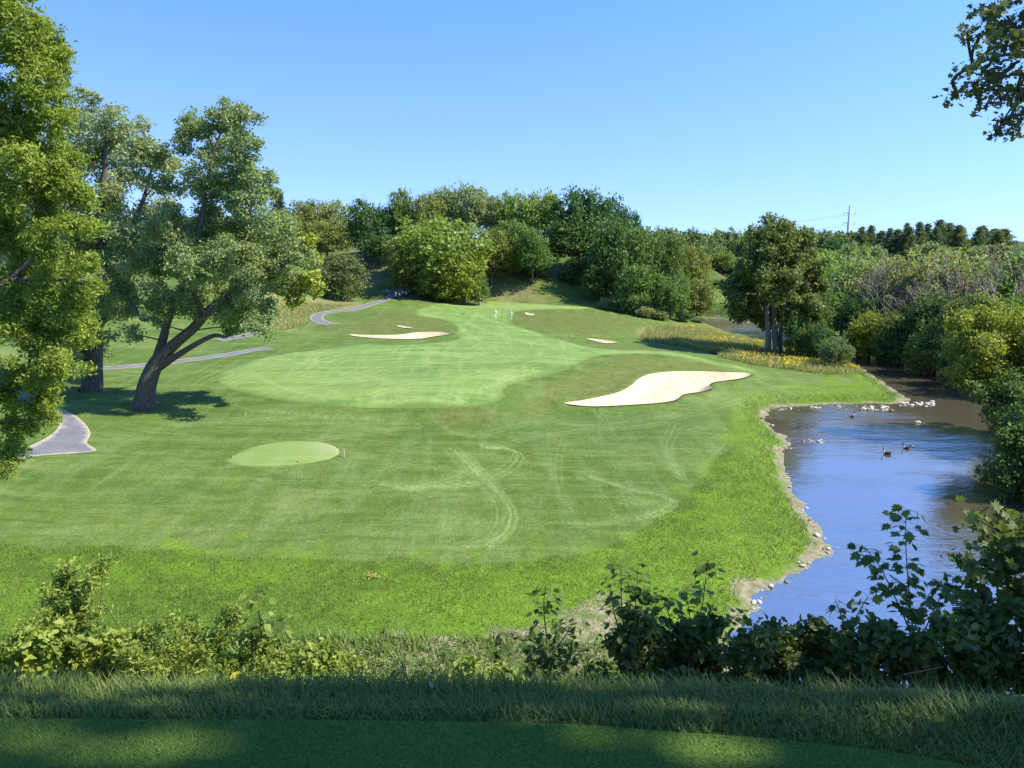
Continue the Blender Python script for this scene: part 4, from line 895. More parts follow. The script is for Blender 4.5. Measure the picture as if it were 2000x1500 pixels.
# river bank fringe
x, y = sample(120000, 8, 64, 33, 112); d = -poly_sd(x, y, RIVER); left = poly_sd(*to_px(np.column_stack([x, y, np.full(len(x), WATER)])), [(1200,1400),(1250,600),(1700,700),(1830,790),(1680,800),(1660,1090),(1500,1400)]) > 0
m = (d > .9) & (d < 3.4) & left & (rng.random(len(x)) < smooth(3.4-d, 0, 1.4)*.9); P = on_ground(x[m], y[m])
n = m.sum(); grass('bank_grass', 'uncut yellow green grass fringing the river bank', P, rng.uniform(.16, .48, n), rng.uniform(.03, .06, n), .9, M_GR_BANK, 3)
# weedy foot of the bluff
x, y = sample(26000, -26, 14, 24.5, 31); P = on_ground(x, y); u, v = to_px(P); d = -poly_sd(x, y, RIVER)
m = (d > .6) & (v > 1235) & (rng.random(len(x)) < .35 + .5*vnoise(x*.8, y*.8, 2)); P = P[m]; n = len(P)
grass('weedy_grass', 'straggling pale weeds at the foot of the bluff', P, rng.uniform(.2, .6, n), rng.uniform(.04, .09, n), 1.1, M_GR_BANK, 4)
# goldenrod meadow
MEAD = [(1250,660),(1262,645),(1330,640),(1385,645),(1450,662),(1520,676),(1600,700),(1660,716),(1690,735),(1620,733),(1540,722),(1480,714),(1415,700),(1390,690),(1330,676),(1270,668)]
mp = hit(np.array(MEAD, float))[:, :2]; lo, hi = mp.min(0), mp.max(0)
x, y = sample(60000, lo[0], hi[0], lo[1], hi[1]); m = (poly_sd(x, y, mp) > 0) & (-poly_sd(x, y, RIVER) > .6); x, y = x[m], y[m]; P = on_ground(x, y); n = len(P)
grass('meadow_grass', 'tall tawny meadow grass between the fairway and the river', P, rng.uniform(.35, .95, n), rng.uniform(.06, .12, n), .7, M_GR_TALL, 5)
gm = vnoise(x*.25, y*.25, 4) > .52; u, v = to_px(P); gm &= (u > 1320) & (rng.random(n) < .05 + .13*(u > 1530)*(vnoise(x*.6, y*.6, 9) > .45)); g = P[gm]; n = len(g)
g = np.repeat(g, 4, 0) + rng.normal(size=(4*n, 3))*np.array([.12, .12, .08]) + np.array([0, 0, .75]); rn = rng.random(len(g))
V, F, A = scatter(DIAMOND, g, frames(rng.normal(size=g.shape) + np.array([0, 0, .8]), rng.uniform(0, 6, len(g))), .19*rng.uniform(.6, 1.3, len(g)), rn)
o = link('goldenrod', mesh('goldenrod', V, F, {'rnd': A}), M_GOLD); o['kind'] = 'stuff'; o['label'] = 'yellow goldenrod in flower along the river meadow'; o['category'] = 'wildflowers'
# tawny grass by the climbing path
tp = hit(np.array([(505,585),(600,590),(690,595),(640,606),(605,612),(600,635),(560,645),(500,645)], float))[:, :2]; lo, hi = tp.min(0), tp.max(0)
x, y = sample(26000, lo[0], hi[0], lo[1], hi[1]); m = poly_sd(x, y, tp) > 0; P = on_ground(x[m], y[m]); n = len(P)
grass('tawny_grass', 'tawny uncut grass beside the climbing cart path', P, rng.uniform(.2, .6, n), rng.uniform(.06, .12, n), .7, M_GR_TALL, 6)
# foreground: the rough collar beyond the tee and the tee's own nap
def in_tee(x, y): return poly_sd(x, y, tee_poly)
x, y = sample(165000, -3.3, 3.7, 1.55, 3.5); sd = in_tee(x, y); m = (sd < -.005) & (sd > -.55) & (np.abs(x) < .75 + .85*y); x, y, sd = x[m], y[m], sd[m]
P = on_ground(x, y, -.004); n = len(P); hh = (.022 + .018*rng.random(n)) + smooth(-sd, .2, .5)*rng.uniform(0, .05, n)*(.4 + vnoise(x*2, y*2, 6)); hh *= smooth(-sd, -.02, .05)*.35 + .65
grass('collar_grass', 'thick dark rough grass edging the tee', P, hh, rng.uniform(.0035, .006, n), 1.3, M_GR_FORE, 7, BLADE3)
x, y = sample(150000, -2.4, 2.6, 1.75, 2.62); m = (in_tee(x, y) > .004) & (np.abs(x) < .35 + .75*y); P = on_ground(x[m], y[m], .010); n = len(P)
grass('tee_grass', 'short mown blades of the tee', P, rng.uniform(.006, .013, n), rng.uniform(.0022, .004, n), .9, M_GR_TEE, 8)

# ------------------------------------------------------------------ plants on the bluff
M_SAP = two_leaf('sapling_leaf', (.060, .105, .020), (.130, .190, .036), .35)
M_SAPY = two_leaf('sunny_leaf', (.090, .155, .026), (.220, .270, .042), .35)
M_YLEAF = two_leaf('yellow_leaf', (.42, .40, .04), (.62, .55, .08), .35)
M_STEM = plain('green_brown_stem', (.10, .085, .04), .7)
leaf_protos = {}
def leaf_mesh(kind, rnd, mat):
    key = (kind, rnd, mat.name)
    if key not in leaf_protos:
        tv, tf = {'maple': MAPLE, 'ovate': OVATE}[kind]
        me = mesh('leaf', tv, tf, {'rnd': np.full(len(tv), rnd)}); me.materials.append(mat); leaf_protos[key] = me
    return leaf_protos[key]
def sapling(label, y, stems, nper, size, mat, rng, kind='maple', name='maple_sapling', ground_uv=None, top_only=.35, big=None):
    """stems: pixel polylines at forward distance y; the first starts at the plant's foot. Every leaf is an object."""
    f = at_y(*stems[0][0], y); f[2] = gz(f[0], f[1]) - .03
    t = thing(name, label, 'sapling', tuple(f))
    mb = MB(); Rn = .1
    for si, st in enumerate(stems):
        dep = np.linspace(0, rng.uniform(-.25, .25), len(st)); pts = np.array([at_y(u, v, y + d_) for (u, v), d_ in zip(st, dep)])
        if si == 0: pts = np.vstack([f, pts])
        s = spline(pts, 6); L = np.linalg.norm(np.diff(s, axis=0), axis=1).sum()
        mb.tube(s - f, np.linspace(.009 if si == 0 else .006, .0018, len(s)), 5)
        n = int(nper*(2.4 if si == 0 else 1.7)); i0 = int(len(s)*(top_only if si == 0 else .12))
        for q in range(n):
            k_ = rng.integers(i0, len(s)); a = q*2.4 + rng.uniform(-.4, .4); r = rng.uniform(.03, .10)*size/.08
            o3 = np.array([math.cos(a)*r, math.sin(a)*r, rng.uniform(-.02, .03)]); p = s[k_] + o3
            mb.tube([s[k_]-f, s[k_]-f + o3*.6 + np.array([0, 0, .008]), p-f], [.0012, .001, .0008], 3, cap=False)
            lf = link('leaf', leaf_mesh(kind, round(float(rng.random())*4)/4, mat if not (big and rng.random() < big) else M_YLEAF), None, t)
            n_ = np.array([math.cos(a)*.55, math.sin(a)*.55, .75]) + rng.normal(size=3)*.35; sc = size*rng.uniform(.6, 1.2)
            yv = np.array([math.cos(a), math.sin(a), -.45]) + rng.normal(size=3)*.25
            z_ = n_/np.linalg.norm(n_); x_ = np.cross(yv, z_); x_ /= np.linalg.norm(x_); y_ = np.cross(z_, x_)
            M = Matrix(((x_[0], y_[0], z_[0], p[0]-f[0]), (x_[1], y_[1], z_[1], p[1]-f[1]), (x_[2], y_[2], z_[2], p[2]-f[2]), (0, 0, 0, 1)))
            M = M @ Matrix.Diagonal((sc, sc, sc, 1)) @ Matrix.Translation((0, .48, 0)); lf.matrix_local = M
    link('stem', mb.mesh('stem', True), M_STEM, t); return t
rng = np.random.default_rng(61)
sapling('dark maple sapling standing alone in front of the bare bank', 4.9, [[(1072,1330),(1068,1250),(1062,1190),(1066,1138)], [(1070,1290),(1030,1255),(985,1240)], [(1070,1290),(1105,1240),(1120,1215)], [(1072,1310),(1110,1290),(1135,1275)], [(1070,1310),(1020,1290),(970,1262)]], 24, .072, M_SAP, rng)
sapling('twin tipped dark sapling rising from the shaded thicket', 4.9, [[(1225,1330),(1220,1250),(1214,1180),(1213,1105)], [(1228,1290),(1240,1200),(1246,1110)], [(1225,1270),(1200,1200),(1192,1140)], [(1225,1300),(1270,1230),(1290,1190)]], 24, .066, M_SAP, rng)
sapling('maple sapling with sunlit yellow green leaves in the thicket', 5.2, [[(1350,1320),(1352,1250),(1345,1190),(1340,1150)], [(1350,1280),(1372,1180),(1382,1095)], [(1352,1290),(1410,1230),(1440,1200)], [(1350,1280),(1310,1210),(1300,1170)], [(1352,1300),(1400,1270),(1460,1240)]], 26, .075, M_SAPY, rng, big=.1)
sapling('tall dark maple sapling with a leafy spire standing against the river', 5.0, [[(1795,1330),(1785,1250),(1776,1160),(1770,1080),(1769,998)], [(1785,1250),(1750,1170),(1720,1110),(1690,1070)], [(1788,1270),(1830,1180),(1850,1140)], [(1790,1290),(1720,1240),(1680,1220)], [(1790,1290),(1860,1240),(1880,1200)]], 40, .082, M_SAP, rng)
sapling('small bent maple sprig beside the tall spire sapling', 4.8, [[(1665,1330),(1655,1260),(1645,1210),(1632,1175)], [(1652,1245),(1675,1200),(1695,1165)]], 12, .066, M_SAP, rng)
sapling('slender weed with a single dark leafy tip before the bare bank', 4.6, [[(722,1340),(735,1300),(748,1250),(752,1215)]], 9, .045, M_SAP, rng, 'ovate', 'weed')
sapling('low weed with broad dark leaves before the bare bank', 4.4, [[(795,1345),(792,1310),(790,1278)], [(795,1335),(850,1305),(870,1282)]], 9, .06, M_SAP, rng, 'ovate', 'weed')
sapling('leafy green sapling tip rising from the sunlit bush', 4.8, [[(515,1330),(512,1250),(505,1195),(500,1155)], [(512,1290),(545,1230),(556,1215)]], 18, .06, M_SAPY, rng, top_only=.2)

def bush(name, label, y, rows, dens, leaf, tmpl, mat, stems, rng, yj=.35, nbig=0, group=None, sub=6):
    P1 = px_puffs(rows, y, yj, rng); cx = np.mean([p[0] for p in P1]); f = np.array([cx, y, gz(cx, y) - .05])
    t = thing(name, label, 'bush', tuple(f), 0, group)
    V, F, A = crown_arrays(P1, dens*2.6, 5, leaf*.8, leaf, tmpl, rng, up=.4, sub=sub); c = link('foliage', mesh('foliage', V - f, F, {'rnd': A}), mat, t); c['kind'] = 'stuff'
    mb = MB()
    for pf in P1:
        a = np.array([pf[0]*.8 + cx*.2, y, gz(pf[0]*.8 + cx*.2, y) - .05]); limb(mb, a - f, np.array(pf[:3]) - f, .008, .002, rng, sag=-.05, sides=4)
    link('stem', mb.mesh('stem', True), M_STEM, t)
    for q in range(nbig):
        pf = P1[rng.integers(len(P1))]; d_ = unit(rng.normal(size=3)); d_[1] = -abs(d_[1]); p = np.array(pf[:3]) + d_*pf[3]*.95
        lf = link('leaf', leaf_mesh('ovate', round(float(rng.random())*4)/4, M_YLEAF if q % 3 else M_SAPY), None, t)
        lf.location = p - f; lf.rotation_euler = (rng.uniform(.2, 1.3), rng.uniform(-.4, .4), rng.uniform(-1, 1)); s_ = rng.uniform(.05, .085); lf.scale = (s_*1.2, s_, s_)
    return t
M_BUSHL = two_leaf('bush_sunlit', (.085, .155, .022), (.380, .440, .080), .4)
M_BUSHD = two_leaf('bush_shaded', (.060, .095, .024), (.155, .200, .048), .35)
rng = np.random.default_rng(62)
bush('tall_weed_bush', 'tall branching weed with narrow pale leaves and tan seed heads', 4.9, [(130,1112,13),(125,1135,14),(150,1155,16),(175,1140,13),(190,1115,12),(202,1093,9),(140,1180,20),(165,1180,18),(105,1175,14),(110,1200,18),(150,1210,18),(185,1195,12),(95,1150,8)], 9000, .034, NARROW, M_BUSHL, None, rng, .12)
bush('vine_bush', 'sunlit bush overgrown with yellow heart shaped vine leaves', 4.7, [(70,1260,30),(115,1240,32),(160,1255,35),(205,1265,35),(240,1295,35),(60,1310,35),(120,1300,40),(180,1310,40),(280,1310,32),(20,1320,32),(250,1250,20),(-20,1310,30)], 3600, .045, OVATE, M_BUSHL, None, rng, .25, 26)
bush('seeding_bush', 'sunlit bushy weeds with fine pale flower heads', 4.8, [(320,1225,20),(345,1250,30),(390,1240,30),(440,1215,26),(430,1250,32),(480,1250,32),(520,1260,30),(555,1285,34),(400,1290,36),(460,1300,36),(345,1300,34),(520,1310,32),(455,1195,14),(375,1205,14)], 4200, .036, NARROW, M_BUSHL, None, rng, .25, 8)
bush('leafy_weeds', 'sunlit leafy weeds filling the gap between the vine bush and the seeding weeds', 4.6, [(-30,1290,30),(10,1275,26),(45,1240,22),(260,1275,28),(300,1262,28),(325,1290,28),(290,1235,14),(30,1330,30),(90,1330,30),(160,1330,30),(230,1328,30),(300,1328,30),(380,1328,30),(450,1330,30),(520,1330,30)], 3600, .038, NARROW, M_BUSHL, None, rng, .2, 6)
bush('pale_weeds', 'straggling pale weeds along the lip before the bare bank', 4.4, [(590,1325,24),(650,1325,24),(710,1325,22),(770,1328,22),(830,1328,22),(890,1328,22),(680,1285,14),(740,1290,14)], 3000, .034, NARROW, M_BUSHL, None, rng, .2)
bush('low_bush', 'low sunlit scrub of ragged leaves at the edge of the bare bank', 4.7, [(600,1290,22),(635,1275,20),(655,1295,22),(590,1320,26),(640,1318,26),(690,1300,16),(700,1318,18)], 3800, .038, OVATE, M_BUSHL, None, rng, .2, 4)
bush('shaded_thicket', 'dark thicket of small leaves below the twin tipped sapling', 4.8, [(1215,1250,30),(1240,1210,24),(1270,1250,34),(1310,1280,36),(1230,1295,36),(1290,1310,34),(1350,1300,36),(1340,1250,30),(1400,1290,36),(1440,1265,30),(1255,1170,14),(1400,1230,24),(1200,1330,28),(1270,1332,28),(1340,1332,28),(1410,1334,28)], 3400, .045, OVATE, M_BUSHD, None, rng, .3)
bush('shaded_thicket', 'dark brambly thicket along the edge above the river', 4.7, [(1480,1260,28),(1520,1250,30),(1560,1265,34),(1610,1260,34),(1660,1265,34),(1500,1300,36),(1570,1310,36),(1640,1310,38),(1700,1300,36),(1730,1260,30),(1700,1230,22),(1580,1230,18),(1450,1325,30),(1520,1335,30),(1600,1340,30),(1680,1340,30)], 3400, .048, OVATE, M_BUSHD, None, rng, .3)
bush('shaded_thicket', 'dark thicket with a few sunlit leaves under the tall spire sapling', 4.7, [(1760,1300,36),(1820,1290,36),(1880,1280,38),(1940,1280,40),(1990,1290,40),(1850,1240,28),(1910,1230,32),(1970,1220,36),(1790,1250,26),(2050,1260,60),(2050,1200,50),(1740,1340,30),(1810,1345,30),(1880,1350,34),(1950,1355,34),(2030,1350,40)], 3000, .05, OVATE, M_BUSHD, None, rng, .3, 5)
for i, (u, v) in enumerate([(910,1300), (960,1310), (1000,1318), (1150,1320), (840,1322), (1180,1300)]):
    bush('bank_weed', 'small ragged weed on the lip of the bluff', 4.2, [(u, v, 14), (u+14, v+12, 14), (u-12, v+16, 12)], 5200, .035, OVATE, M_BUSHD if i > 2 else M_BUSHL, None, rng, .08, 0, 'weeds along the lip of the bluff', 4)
o = MB(); o.tube(spline(np.array([at_y(1765, 1318, 4.3), at_y(1800, 1311, 4.3), at_y(1842, 1302, 4.35)]), 5), np.linspace(.007, .003, 11), 6)
tag(o.obj('fallen_stick', plain('red_brown_stick', (.20, .085, .06), .7), None, True), 'thin reddish stick caught in the shaded thicket', 'stick')
for i, (u, v, rz) in enumerate([(842,1349,.5), (1502,1366,1.4), (1965,1375,2.2)]):
    p = at_y(u, v, 2.75); p[2] = gz(p[0], 2.75) + .05
    lf = link('fallen_leaf', leaf_mesh('ovate', .5, plain('dead_leaf', (.30, .17, .09), .8) if i == 0 else bpy.data.materials['dead_leaf']), None, None, p); lf.rotation_euler = (.5, .2, rz); lf.scale = (.035,)*3
    tag(lf, 'dry brown fallen leaf lying on the rough beyond the tee', 'leaf', 'fallen leaves on the rough')

# ------------------------------------------------------------------ the trees that shade the tee, standing right of the view
rng = np.random.default_rng(71)
def shade_tree(label, foot, rows, leaf, dens, limbs, col, tmpl=OVATE, lps=5):
    b = np.array([foot[0], foot[1], gz(*foot) - .1])
    return special_tree('maple_tree', label, b, [(rows, dens, lps, leaf*.9, leaf, tmpl, col, None)], limbs(b), M_BARK, rng)
def cloud(c, rx, ry, rz_, n, r): return [(c[0]+rx*a[0]*q, c[1]+ry*a[1]*q, c[2]+rz_*a[2]*q, r*rng.uniform(.7, 1.2)) for a, q in zip(unit(rng.normal(size=(n, 3))), rng.uniform(.3, 1, n))]
br = [(1935,25,16),(1965,20,18),(1990,50,22),(1945,60,14),(1915,70,10),(1960,90,24),(1930,110,16),(1990,120,26),(1900,135,11),(1880,140,8),(1950,150,18),(1910,175,14),(1880,185,9),(1865,180,6),(1990,180,20),(1955,195,12),(1930,200,9),(1970,235,16),(1945,255,9),(1995,225,14),(1890,62,7),(1990,255,10),(1920,15,9),(2040,60,26),(2060,130,30),(2050,205,24),(2110,90,30),(2125,170,30),(2080,20,28)]
P9 = lambda u, v, d=0.0: at_y(u, v, 10.0+d)
vis = px_puffs(br, 10.0, .7, rng)
shade_tree('maple whose dark branch hangs into the sky beside the river', (11.5, 10.2), vis, .078, 850, lambda b: [([b, b + np.array([0, 0, 5]), (11.2, 10.2, 3.0), (10.6, 10.2, 7), (10.2, 10, 11)], [.28, .24, .18, .12, .04]), ([(11.2, 10.2, 1.0), P9(2090, 110), P9(2000, 105), P9(1950, 110), P9(1900, 130)], [.10, .06, .03, .016, .006]),
   ([P9(2050, 108), P9(1990, 60), P9(1960, 20)], [.035, .02, .008]), ([P9(2040, 112), P9(1990, 190), P9(1955, 240)], [.03, .018, .006]), ([P9(1980, 130), P9(1920, 170), P9(1870, 182)], [.02, .012, .005])], (.050, .062, .026), MAPLE_S, 5)
t = [o for o in COL.objects if o.name.startswith('maple_tree')][-1]
rows = cloud((11.6, 10.4, 8.5), 3.0, 2.2, 5.5, 34, 1.25); V, F, A = crown_arrays(rows, 40, 6, .14, .2, OVATE, rng); b = np.array(t.location[:]); c = link('crown', mesh('crown', V - b, F, {'rnd': A}), M_LEAF, t); c.color = (.085, .12, .04, 1)

# sun flecks: openings in the crowns along the sun's way to these spots on the tee and its collar
FLECK = [(210,1462,.10),(270,1472,.08),(150,1470,.07),(60,1428,.06),(400,1448,.08),(450,1452,.05),(30,1455,.05),(310,1432,.04),(1180,1436,.07),(1260,1446,.09),(1340,1456,.10),(1440,1466,.09),(1500,1470,.06),(1120,1450,.05),(890,1428,.04),(1380,1445,.06),(1560,1478,.05),
 (1000,1384,.06),(1080,1388,.07),(1240,1374,.06),(1320,1362,.06),(1350,1366,.05),(1400,1378,.05),(1780,1385,.06),(1900,1372,.06),(80,1385,.05),(1620,1392,.05),(1530,1375,.05),(700,1440,.04)]
def fleck_pts():
    d = dirs(np.array([f[0] for f in FLECK], float), np.array([f[1] for f in FLECK], float)); t = -1.6/d[:, 2]; P = d*t[:, None]
    P[:, 2] = np.maximum(P[:, 2], -1.75); return P
FP, FR = fleck_pts(), np.array([f[2] for f in FLECK])
def open_crown(o, k, grow=1.0):
    """rebuild a crown mesh without the leaves that would close those openings"""
    me = o.data; v = np.empty(len(me.vertices)*3, np.float32); me.vertices.foreach_get('co', v); v = v.reshape(-1, k, 3)
    a = np.empty(len(me.vertices), np.float32); me.attributes['rnd'].data.foreach_get('value', a); a = a.reshape(-1, k)
    tf = np.empty(len(me.polygons)*3, np.int32); me.polygons.foreach_get('vertices', tf); nt_ = len(me.polygons)//len(v); tf = tf[:nt_*3].reshape(-1, 3)
    w = v.mean(1) + np.array(o.parent.location[:]); S = np.array(SUN[:]); keep = np.ones(len(v), bool)
    for p, r in zip(FP, FR):
        q = w - p; al = q@S; dist = np.linalg.norm(q - al[:, None]*S, axis=1); ell = np.sqrt((q[:, 1] - al*S[1])**2*2.2 + np.maximum(dist**2 - (q[:, 1] - al*S[1])**2, 0)*.45)
        keep &= ~((ell < r*grow) & (al > 0))
    v, a = v[keep], a[keep]; F_ = tf[None] + (np.arange(len(v))*k)[:, None, None]; m2 = mesh('crown', v.reshape(-1, 3), F_.reshape(-1, 3), {'rnd': a.ravel()}); m2.materials.append(me.materials[0]); o.data = m2
# the tree right of the thicket: its branch tips reach into view, its crown shades the thicket
edge = [(1905,1015,13),(1940,1030,18),(1975,1030,22),(1900,1105,13),(1935,1118,20),(1980,1110,28),(1992,1180,34),(1930,1180,20),(1890,1160,10),(1960,1070,14),(2040,1060,40),(2050,1150,50),(1880,1100,8),(2125,1085,42),(2135,1165,46),(2205,1110,50)]
P5 = lambda u, v, d=0.0: at_y(u, v, 5.6+d)
tb = shade_tree('young maple leaning out from the right of the thicket over the river', (8.2, 4.4), px_puffs(edge, 5.6, .3, rng), .085, 1300, lambda b: [([b, b + np.array([-.1, 0, 2.5]), (7.8, 4.2, 1.0), (7.5, 4.1, 3.2)], [.10, .08, .06, .02]), ([(8.0, 4.3, -1.4), (6.2, 4.9, -1.6), P5(2060, 1080), P5(1980, 1050), P5(1905, 1012)], [.04, .03, .018, .01, .004]), ([(6.2, 4.9, -1.6), P5(2050, 1150), P5(1960, 1120), P5(1895, 1105)], [.02, .014, .01, .004])], (.052, .070, .022), MAPLE_S, 5)
b = np.array(tb.location[:]); rows = cloud((7.3, 3.95, 2.2), 1.2, 1.0, 2.0, 17, .6); V, F, A = crown_arrays(rows, 220, 6, .1, .12, OVATE, rng); c = link('crown', mesh('crown', V - b, F, {'rnd': A}), M_LEAF, tb); c.color = (.085, .12, .04, 1)
ts = shade_tree('broad maple beside the tee casting dappled shade on it', (9.6, -.4), cloud((9.2, .10, 8.4), 3.6, 1.6, 4.8, 60, .8), .17, 95, lambda b: [([b, (9.5, -.3, 2), (9.3, 0, 6), (9.2, .2, 11)], [.24, .2, .14, .04]), ([(9.4, -.2, 3.2), (7.6, .4, 5.2), (6.4, .7, 7)], [.1, .07, .03]), ([(9.4, 0, 4.5), (11, -.4, 7), (12, .2, 9)], [.1, .07, .03])], (.05, .07, .022), OVATE, 6)

for tt in (ts,):
    for c_ in [c for c in tt.children if c.name.startswith('crown')]: open_crown(c_, 7, 1.12)
# ------------------------------------------------------------------ people, carts, birds and small things
DG = bpy.context.evaluated_depsgraph_get
def skin_mesh(name, joints, edges, radii, sub=1):
    me = bpy.data.meshes.new(name); me.from_pydata([tuple(j) for j in joints], edges, []); o = bpy.data.objects.new(name, me); COL.objects.link(o)
    sk = o.modifiers.new('skin', 'SKIN'); sk.use_smooth_shade = True
    for i, r in enumerate(radii):
        sv = me.skin_vertices[0].data[i]; sv.radius = (r, r) if np.isscalar(r) else r; sv.use_root = (i == 0)
    ss = o.modifiers.new('sub', 'SUBSURF'); ss.levels = sub; ss.render_levels = sub
    bpy.context.view_layer.update(); dg = DG(); m2 = bpy.data.meshes.new_from_object(o.evaluated_get(dg)); bpy.data.objects.remove(o); m2.name = name; return m2
M_SKIN = plain('skin', (.42, .25, .17), .6)
def person(label, u, v, y, face, top, legs, cap, stride=.10, bend=0.0, arm=(.25, .1), hold_club=False, z_off=0.0):
    x = float(at_y(u, v, y)[0]); z = gz(x, y) + .05 + z_off
    t = thing('person', label, 'person', (x, y, z), face)
    J, E, Rr = [], [], []
    def add(p, r, par=None):
        J.append(p); Rr.append(r)
        if par is not None: E.append((par, len(J)-1))
        return len(J)-1
    fy = math.sin(bend)
    pel = add((0, 0, .95), (.15, .12)); wa = add((0, .05*fy, 1.12), (.14, .11), pel); ch = add((0, .22*fy, 1.36), (.165, .115), wa); nk = add((0, .32*fy, 1.49), .06, ch); hd = add((0, .38*fy + .015, 1.60), (.085, .10), nk); ht = add((0, .40*fy + .01, 1.72), (.075, .085), hd)
    add((0, .40*fy + .11, 1.61), .018, hd)                                     # nose
    for s in (-1, 1):
        add((s*.092, .38*fy + .005, 1.62), .016, hd)                           # ear
        st = stride*s
        hip = add((s*.095, 0, .90), .10, pel); kn = add((s*.105, .04 + st*.6, .50), .065, hip); an = add((s*.11, st, .09), .045, kn); add((s*.125, st + .15, .035), (.042, .03), an)
        sh = add((s*.20, .24*fy, 1.40), .062, ch); el = add((s*(.25 + arm[1]*.3), .26*fy + arm[0]*.35, 1.13), .045, sh); wr = add((s*(.24 + arm[1]*.2), .30*fy + arm[0]*1.0, .93 + arm[0]*.25), .032, el)
        pm = add((s*.235, .32*fy + arm[0]*1.12, .87 + arm[0]*.25), (.035, .018), wr); px_, py_, pz_ = J[pm]
        for k in range(4): add((px_ + s*.004, py_ + .022*(k-1.5), pz_ - [.075, .088, .085, .068][k]), .008, pm)
        add((px_ - s*.01, py_ + .055, pz_ - .03), .009, pm)
    body = skin_mesh('body', J, E, Rr, 1)
    for m_ in (M_SKIN, top, legs, cap): body.materials.append(m_)
    for p in body.polygons:
        c = p.center; side = abs(c.x)
        if c.z > 1.66: i = 3
        elif c.z > 1.47: i = 0
        elif c.z < .06: i = 3
        elif side > .195 and c.z < 1.16: i = 0 if top is not M_WHITE else (0 if c.z < .92 + arm[0]*.25 else 1)
        elif c.z > .98: i = 1
        else: i = 2
        p.material_index = i
    link('body', body, None, t)
    mb = MB(); th = np.linspace(0, 6.283, 14, endpoint=False); yb = .40*fy + .015
    mb.tube([(0, yb, 1.665), (0, yb, 1.72), (0, yb, 1.765)], [.105, .10, .05], 12); mb.add([(-.07, yb + .06, 1.672), (.07, yb + .06, 1.672), (.06, yb + .19, 1.655), (-.06, yb + .19, 1.655), (-.07, yb + .06, 1.684), (.07, yb + .06, 1.684), (.06, yb + .19, 1.667), (-.06, yb + .19, 1.667)], [[3, 2, 1, 0], [4, 5, 6, 7], [2, 3, 7, 6], [0, 1, 5, 4], [1, 2, 6, 5], [3, 0, 4, 7]])
    link('cap', mb.mesh('cap', True), cap, t)
    return t, (x, y, z)
M_WHITE = plain('white_cotton', (.80, .76, .66), .8); M_RED = plain('coral_red_shirt', (.70, .13, .15), .8); M_NAVY = plain('dark_cloth', (.03, .035, .05), .8); M_KHAKI = plain('khaki_cloth', (.46, .40, .30), .8); M_BLACKC = plain('black_cloth', (.02, .02, .022), .7)
person('person in white overalls and cap walking towards the green with a shadow beside', 968, 619, 150, math.radians(10), M_WHITE, M_WHITE, M_WHITE, .14)
person('person in white overalls standing near the small scooped bunker', 998, 623, 147, math.radians(-15), M_WHITE, M_WHITE, M_WHITE, .06, 0, (.15, .25))
person('person in a coral red shirt and dark shorts bending at the back of the green', 917, 588, 178, math.radians(60), M_RED, M_NAVY, M_NAVY, .10, .45, (.35, .1))
person('person in dark shirt and pale trousers standing by the flag green', 938, 589, 177, math.radians(-40), M_NAVY, M_WHITE, M_WHITE, .06)
person('person in dark clothes standing in the shade beside the carts', 842, 573, 181, math.radians(120), M_BLACKC, M_NAVY, M_KHAKI, .08)

